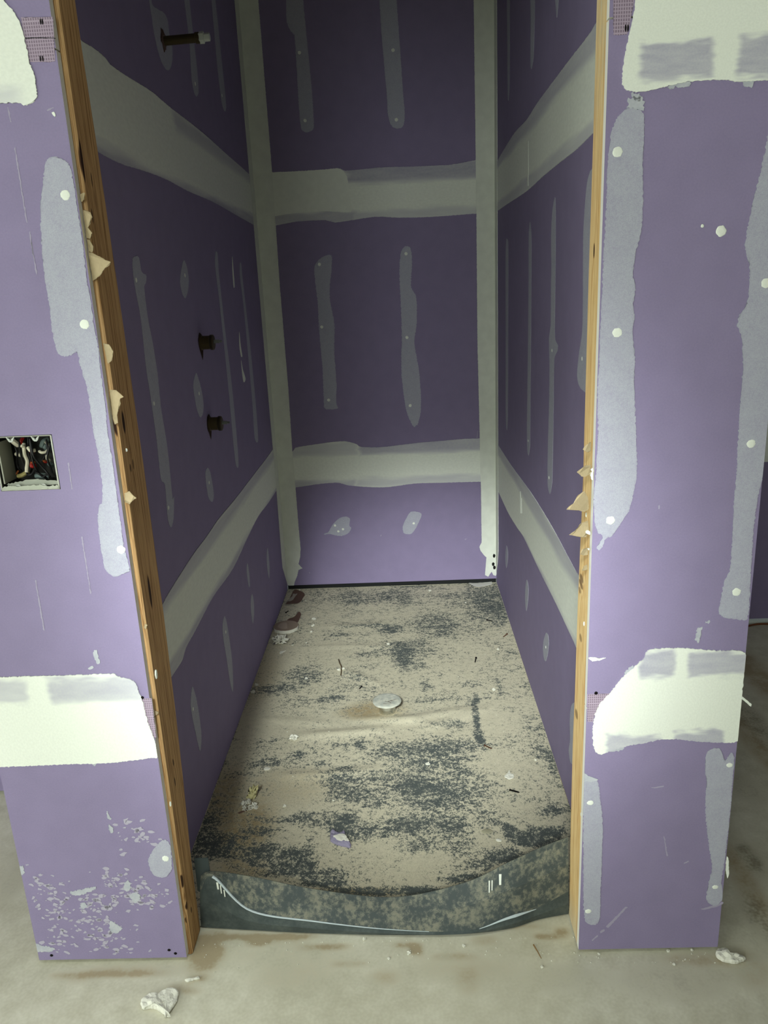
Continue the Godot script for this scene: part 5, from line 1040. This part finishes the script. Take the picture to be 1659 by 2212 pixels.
func build_debris():
	# in front of the stall
	var big := chip("compound_chip", "curled shell of dried white compound on the slab below the left front wall", "compound chip", [-.5108,.1117,-.5114,.1044,-.5081,.0977,-.505,.0923,-.4967,.0876,-.4895,.0871,-.4818,.0886,-.4724,.0957,-.4655,.1066,-.4579,.1201,-.45,.1308,-.4376,.1433,-.4415,.1439,-.4517,.1372,-.462,.1305,-.4735,.1238,-.4868,.1195,-.496,.1207,-.5011,.1232,-.5066,.1192], .010, M.mud_dry, .8, "", .0016)
	var b2 := chip_mesh([-.022, .012, -.012, -.016, .008, -.026, .026, -.018, .030, .004, .024, .024, .018, .046, .010, .030, .0, .012], .007, M.mud_dry, .5, .004)
	var leaf := put(big, "folded_layer", b2, Vector3(.016, .001, -.012))
	chip("compound_sliver", "thin white sliver lying on the stained slab near the left stud", "compound chip", [-.4328,.0511,-.4253,.0491,-.4159,.0472,-.4041,.0445,-.4001,.0482,-.4062,.051,-.4146,.0522,-.4222,.056,-.4288,.0548], .004, M.mud_dry, .3)
	chip("compound_chip", "folded white compound chip on the floor at the right end of the front wall", "compound chip", [.7385,.0116,.7505,-.0003,.7656,.0032,.7702,.019,.7849,.0184,.798,.0262,.7863,.0325,.7703,.0365,.7506,.0317,.7397,.0227], .011, M.mud_dry, .9, "", .002)
	var n := 0
	for q in [[[.3542,.0336], .007, "white pebble of compound on the slab below the right stud"], [[.6408,.0335], .007, "lone white pebble on the slab in front of the right front wall"], [[.6406,-.002], .008, "small pebble touching the bottom of the right front wall, nearer the middle"], [[.6926,-.003], .007, "small pebble touching the bottom of the right front wall, nearer its right end"], [[.4858,.0025], .006, "tiny pebble at the bottom of the right front wall near the stud"], [[.3539,.0343], .006, "tiny pale pebble on the slab beside the brown splinter"], [[.0621,-.0097], .010, "white crumb on the brown stain in front of the liner lip"], [[.1877,-.026], .008, "white crumb on the slab just below the middle of the liner lip"], [[-.0401,-.0513], .008, "white crumb on the slab left of the brown stain by the liner lip"], [[.0171,.0044], .007, "white crumb on the slab in front of the liner, left of centre"]]:
		lump("compound_pebble", q[2], "pebble", q[0], Vector3(q[1], q[1] * .7, q[1] * .9), M.mud_dry, 3.0 + n * 1.7, "compound pebbles on the slab"); n += 1
	var sp: Array = [.3447,-.0238,.3558,.0138]
	var so := thing("wood_splinter", "thin brown splinter lying on the slab in front of the right stud", "splinter", Vector3.ZERO)
	var st := mb(); tube(st, [Vector3(sp[0], .0, sp[1]), Vector3(lerpf(sp[0], sp[2], .5), .001, lerpf(sp[1], sp[3], .5)), Vector3(sp[2], .0, sp[3])], .0016, 6, .0008); put(so, "splinter_body", done(st, mat(Color(.52, .41, .26), .9)))
	# on the liner
	var scrap := chip("drywall_scrap", "torn purple drywall scrap with white plaster on it lying near the liner lip", "drywall scrap", [-.1478,-.3886,-.1493,-.4062,-.1465,-.4209,-.1346,-.4116,-.1221,-.4052,-.1119,-.4167,-.1053,-.393,-.0962,-.3753,-.0898,-.3609,-.0907,-.3497,-.1007,-.3529,-.1187,-.3591,-.1352,-.3681,-.1458,-.3771], .009, mat(Color(.56, .54, .62), .9), .2, "", .0)
	var wm := mb(); n = 0
	put(scrap, "bare_gypsum", chip_mesh([-.016, -.006, -.004, -.014, .010, -.012, .017, .0, .006, .013, -.008, .010], .0022, M.mud_dry, .2), Vector3(.002, .0096, .003))
	put(scrap, "bare_gypsum", chip_mesh([-.006, -.003, .006, -.004, .007, .004, -.005, .003], .002, M.mud_dry, .2), Vector3(-.012, .0096, -.002))
	put(scrap, "bare_gypsum", chip_mesh([-.005, -.006, .005, -.003, .006, .006, -.004, .004], .002, M.mud_dry, .2), Vector3(.019, .009, .012))
	var ck: Array = [-.401,-.5754]
	var chunk := lump("gypsum_chunk", "yellowish upright chunk of gypsum beside the crumpled paper near the left wall", "plaster chunk", ck, Vector3(.024, .052, .018), mat(Color(.76, .74, .55), .95), 12.3, "", .55)
	chunk.rotation = Vector3(.1, .4, -.35)
	var cr: Array = [-.396,-.5367]
	var crump := thing("crumpled_paper", "crumpled pale torn board paper on the liner near the left wall", "paper scrap", Vector3(cr[0], floor_y(Vector2(cr[0], cr[1])), cr[1]))
	for k in 5:
		var m := lump_mesh(Vector3(.020, .013, .011), M.mud_dry, 40.0 + k * 3.3, .9, 8)
		var o := put(crump, "torn_piece", m, Vector3([-.017, -.004, .012, .004, -.014][k], [.004, .008, .004, .0, .0][k], [-.006, -.003, .006, .012, .010][k])); o.rotation = Vector3([.3, .0, .5, .1, .2][k], k * 1.3, [.6, -.4, .9, .2, -.7][k])
	put(crump, "paper_shred", chip_mesh([-.030, .028, -.012, .016, -.004, .008, .0, .012, -.010, .022, -.026, .033], .0015, M.kraft_brown, .1))
	var dc: Array = [-.4629,-1.7649]
	var disk := thing("drywall_disk", "round cut-out disk of drywall with brown paper on top, lying by the left wall", "drywall cut-out", Vector3(dc[0], floor_y(Vector2(dc[0], dc[1])), dc[1]))
	st = mb(); lathe(st, [Vector2(.0, .0), Vector2(.055, .0), Vector2(.056, .002), Vector2(.056, .014), Vector2(.0553, .0148)], Vector3.ZERO, Vector3(.0, 1, .0), 40, .02)
	put(disk, "gypsum_core", done(st, M.mud_dry))
	st = mb(); lathe(st, [Vector2(.0553, .0148), Vector2(.053, .0156), Vector2(.0, .0158)], Vector3.ZERO, Vector3(.0, 1, .0), 40, .02)
	var face := put(disk, "paper_face", done(st, mat(Color(.56, .50, .44), .9))); face.set_meta("label", "brown paper face")
	var fu := put(disk, "scuffed_patch", chip_mesh([-.020, -.03, .004, -.034, .012, .0, .016, .03, -.006, .03, -.03, .006], .0008, mat(Color(.64, .58, .52), .9), .0), Vector3(-.006, .0156, .004))
	lump("compound_lump", "crumbly white lump of compound in front of the round drywall cut-out", "compound lump", [-.4701,-1.6279], Vector3(.048, .034, .052), M.mud_dry, 5.2, "", .8)
	var s1 := chip("paper_scrap", "brown paper scrap with a pale streak in the back left corner of the stall", "paper scrap", [-.5003,-2.0311,-.4966,-2.0819,-.4932,-2.1376,-.4888,-2.1876,-.4804,-2.2088,-.4596,-2.1996,-.4409,-2.1834,-.4248,-2.1531,-.4295,-2.1109,-.4345,-2.0629,-.4474,-2.0368,-.4741,-2.0356], .0016, M.kraft_brown, .2, "", .0008)
	chip("paper_scrap", "brown paper scrap behind the round drywall cut-out", "paper scrap", [-.4701,-1.8339,-.4649,-1.8702,-.444,-1.8872,-.435,-1.9179,-.4269,-1.9364,-.4136,-1.913,-.4156,-1.8663,-.4197,-1.8179,-.4461,-1.826], .0016, M.kraft_brown, .2, "", .001)
	chip("compound_streak", "pale smear of compound lying across the brown paper scrap in the corner", "compound chip", [-.5025,-2.0279,-.5039,-2.0756,-.4903,-2.1162,-.4803,-2.1651,-.4889,-2.2096,-.4738,-2.2009,-.4578,-2.1849,-.4626,-2.1564,-.4719,-2.1216,-.4773,-2.0596,-.4885,-2.0234], .002, mat(Color(.62, .60, .55), .9), .3, "", .0, .0018)
	chip("paper_strip", "white paper strip lying in the back right corner of the stall floor", "paper scrap", [.3876,-2.223,.4158,-2.2279,.4586,-2.2391,.4951,-2.2547,.5017,-2.2032,.467,-2.1878,.4244,-2.1733,.4057,-2.1934], .0018, mat(Color(.80, .80, .76), .9), .2, "", .0012)
	chip("compound_flake", "round pale flake of compound near the right wall of the stall", "compound chip", [.3601,-.6487,.3701,-.6602,.3788,-.6775,.3801,-.6619,.3889,-.6524,.3862,-.6386,.3725,-.6309,.3641,-.6375], .003, M.mud_dry, .4, "", .0022)
	chip("compound_flake", "thin oval flake on the liner behind the right part of the lip", "compound chip", [.2655,-.4029,.2777,-.411,.289,-.4089,.297,-.399,.2872,-.3926,.2741,-.3942], .0022, mat(Color(.60, .59, .50), .95), .3)
	chip("compound_flake", "small oval flake just behind the right part of the lip", "compound chip", [.3001,-.3673,.3066,-.372,.3157,-.3667,.3135,-.3608,.3052,-.3606], .0022, M.mud_dry, .3)
	chip("compound_flake", "pale curled flake on the liner below the crumbly lump by the left wall", "compound chip", [-.4569,-1.5198,-.4544,-1.5374,-.4322,-1.5462,-.4394,-1.5313,-.4509,-1.5143], .002, M.mud_dry, .3)
	chip("compound_flake", "broad flat chip lying by the left wall halfway along the stall", "compound chip", [-.3872,-.7211,-.3786,-.7281,-.3662,-.7201,-.3714,-.7108,-.3825,-.7113], .003, M.mud_dry, .3)
	n = 0
	var peb := [[[-.3136,-.8818], .026, "largest white pebble on the liner, left of the drain"], [[-.3482,-1.8518], .018, "white pebble right of the round cut-out, hindmost of three in a row"], [[-.3442,-1.7811], .015, "white pebble right of the round cut-out, middle of three in a row"], [[-.3457,-1.7187], .010, "white pebble right of the round cut-out, foremost of three in a row"], [[-.0054,-1.5679], .013, "white pebble on the liner straight behind the drain"], [[-.3186,-1.2963], .013, "white pebble between the left wall and the bent wire"], [[.1296,-.7199], .013, "round white pebble in the dark patch in front of the drain"], [[-.5058,-1.2565], .015, "pale pebble against the left wall beside the dusty crack"], [[.1908,-2.1505], .013, "white pebble near the middle of the back wall"], [[-.4582,-2.2105], .011, "white pebble on the edge of the brown paper scrap in the corner"], [[-.4113,-2.0767], .007, "tiny white pebble right of the brown paper scrap in the corner"], [[-.4121,-1.5944], .008, "tiny white pebble right of the crumbly lump"], [[-.3558,-1.6144], .007, "tiny pale pebble in the open dust right of the crumbly lump"], [[.3879,-1.1663], .014, "pale pebble beside the right wall across from the drain"], [[.3526,-1.9909], .008, "tiny pebble near the back right corner of the liner"], [[.4671,-.7253], .007, "tiny pebble by the right wall nearest the opening"], [[.4435,-1.4979], .011, "pale crumb by the right wall behind the dark screw"], [[-.2849,-.157], .006, "white speck caught on the liner lip, left part"], [[-.5096,-1.2039], .016, "grey crumb of dust against the left wall"], [[-.1533,-.5537], .006, "tiny white speck in the dark patch behind the purple scrap"], [[-.2937,-.5311], .010, "pale crumb in the dust right of the crumpled paper"]]
	for q in peb:
		if q[0][1] > -.1: n += 1; continue
		lump("compound_pebble", q[2], "pebble", q[0], Vector3(q[1], q[1] * .62, q[1] * .85), M.mud_dry, 9.0 + n * 2.3, "compound pebbles on the liner", .45); n += 1
	screw("dark drywall screw on the liner behind and right of the drain", [.3481,-1.4266], [.3399,-1.3866], M.screw)
	screw("dark drywall screw on the liner near the back right corner", [.4288,-1.783], [.4541,-1.7662], M.screw)
	screw("long black screw on the liner nearest the right part of the lip", [.3662,-.5787], [.3944,-.5665], M.screw, "", .0022)
	screw("brown rusty screw by the right wall of the stall", [.4998,-1.6346], [.4784,-1.6063], M.rust)
	screw("tan dust-covered screw on the liner beside the long dark vertical stain", [.3169,-.812], [.3398,-.7921], M.rust)
	screw("small dark screw in the dust left of the drain", [-.1006,-1.2214], [-.1092,-1.2041], M.screw)
	screw("short black screw by the left wall behind the round cut-out", [-.4886,-1.9382], [-.4789,-1.9632], M.screw)
	var wp := []
	for q in v2([-.2041,-1.4429,-.1961,-1.3887,-.1872,-1.3648,-.186,-1.3102]): wp.append(Vector3(q.x, .004 + floor_y(q), q.y))
	var bw := thing("bent_wire", "bent brown bit of wire with white crumbs standing on the liner behind the drain", "wire")
	st = mb(); wp[1].y += .012; wp[2].y += .004; tube(st, spline(wp), .0019, 7); put(bw, "wire_body", done(st, mat(Color(.34, .28, .19), .8)))
	for q in [[-.1965,-1.3562], [-.1798,-1.3621]]:
		var o := put(bw, "compound_crumb", lump_mesh(Vector3(.013, .008, .010), M.mud_dry, q[0] * 99.0), Vector3(q[0], floor_y(Vector2(q[0], q[1])), q[1]))
	# countless specks of plaster grit
	var mm := MultiMesh.new(); mm.transform_format = MultiMesh.TRANSFORM_3D; mm.mesh = lump_mesh(Vector3(1, .7, .9), M.mud_dry, 2.0, .5, 4); mm.instance_count = 420
	for i in 420:
		var x := rng.randf_range(XL + .02, XR - .02); var z := rng.randf_range(ZB + .02, -.14)
		if i > 300: x = rng.randf_range(-.42, .46); z = rng.randfn(-.03, .03); z = maxf(z, -.045)
		if i > 390: x = rng.randf_range(.44, .74); z = rng.randf_range(.0, .03) + .004
		var s := rng.randf_range(.0012, .0038)
		mm.set_instance_transform(i, Transform3D(Basis(Vector3.UP, rng.randf() * TAU).scaled(Vector3.ONE * s), Vector3(x, floor_y(Vector2(x, z)), z)))
	var gm := MultiMeshInstance3D.new(); gm.name = "plaster_grit"; gm.multimesh = mm; add_child(gm)
	tag(gm, "fine plaster grit scattered over the liner and along the threshold", "grit", "", "stuff")
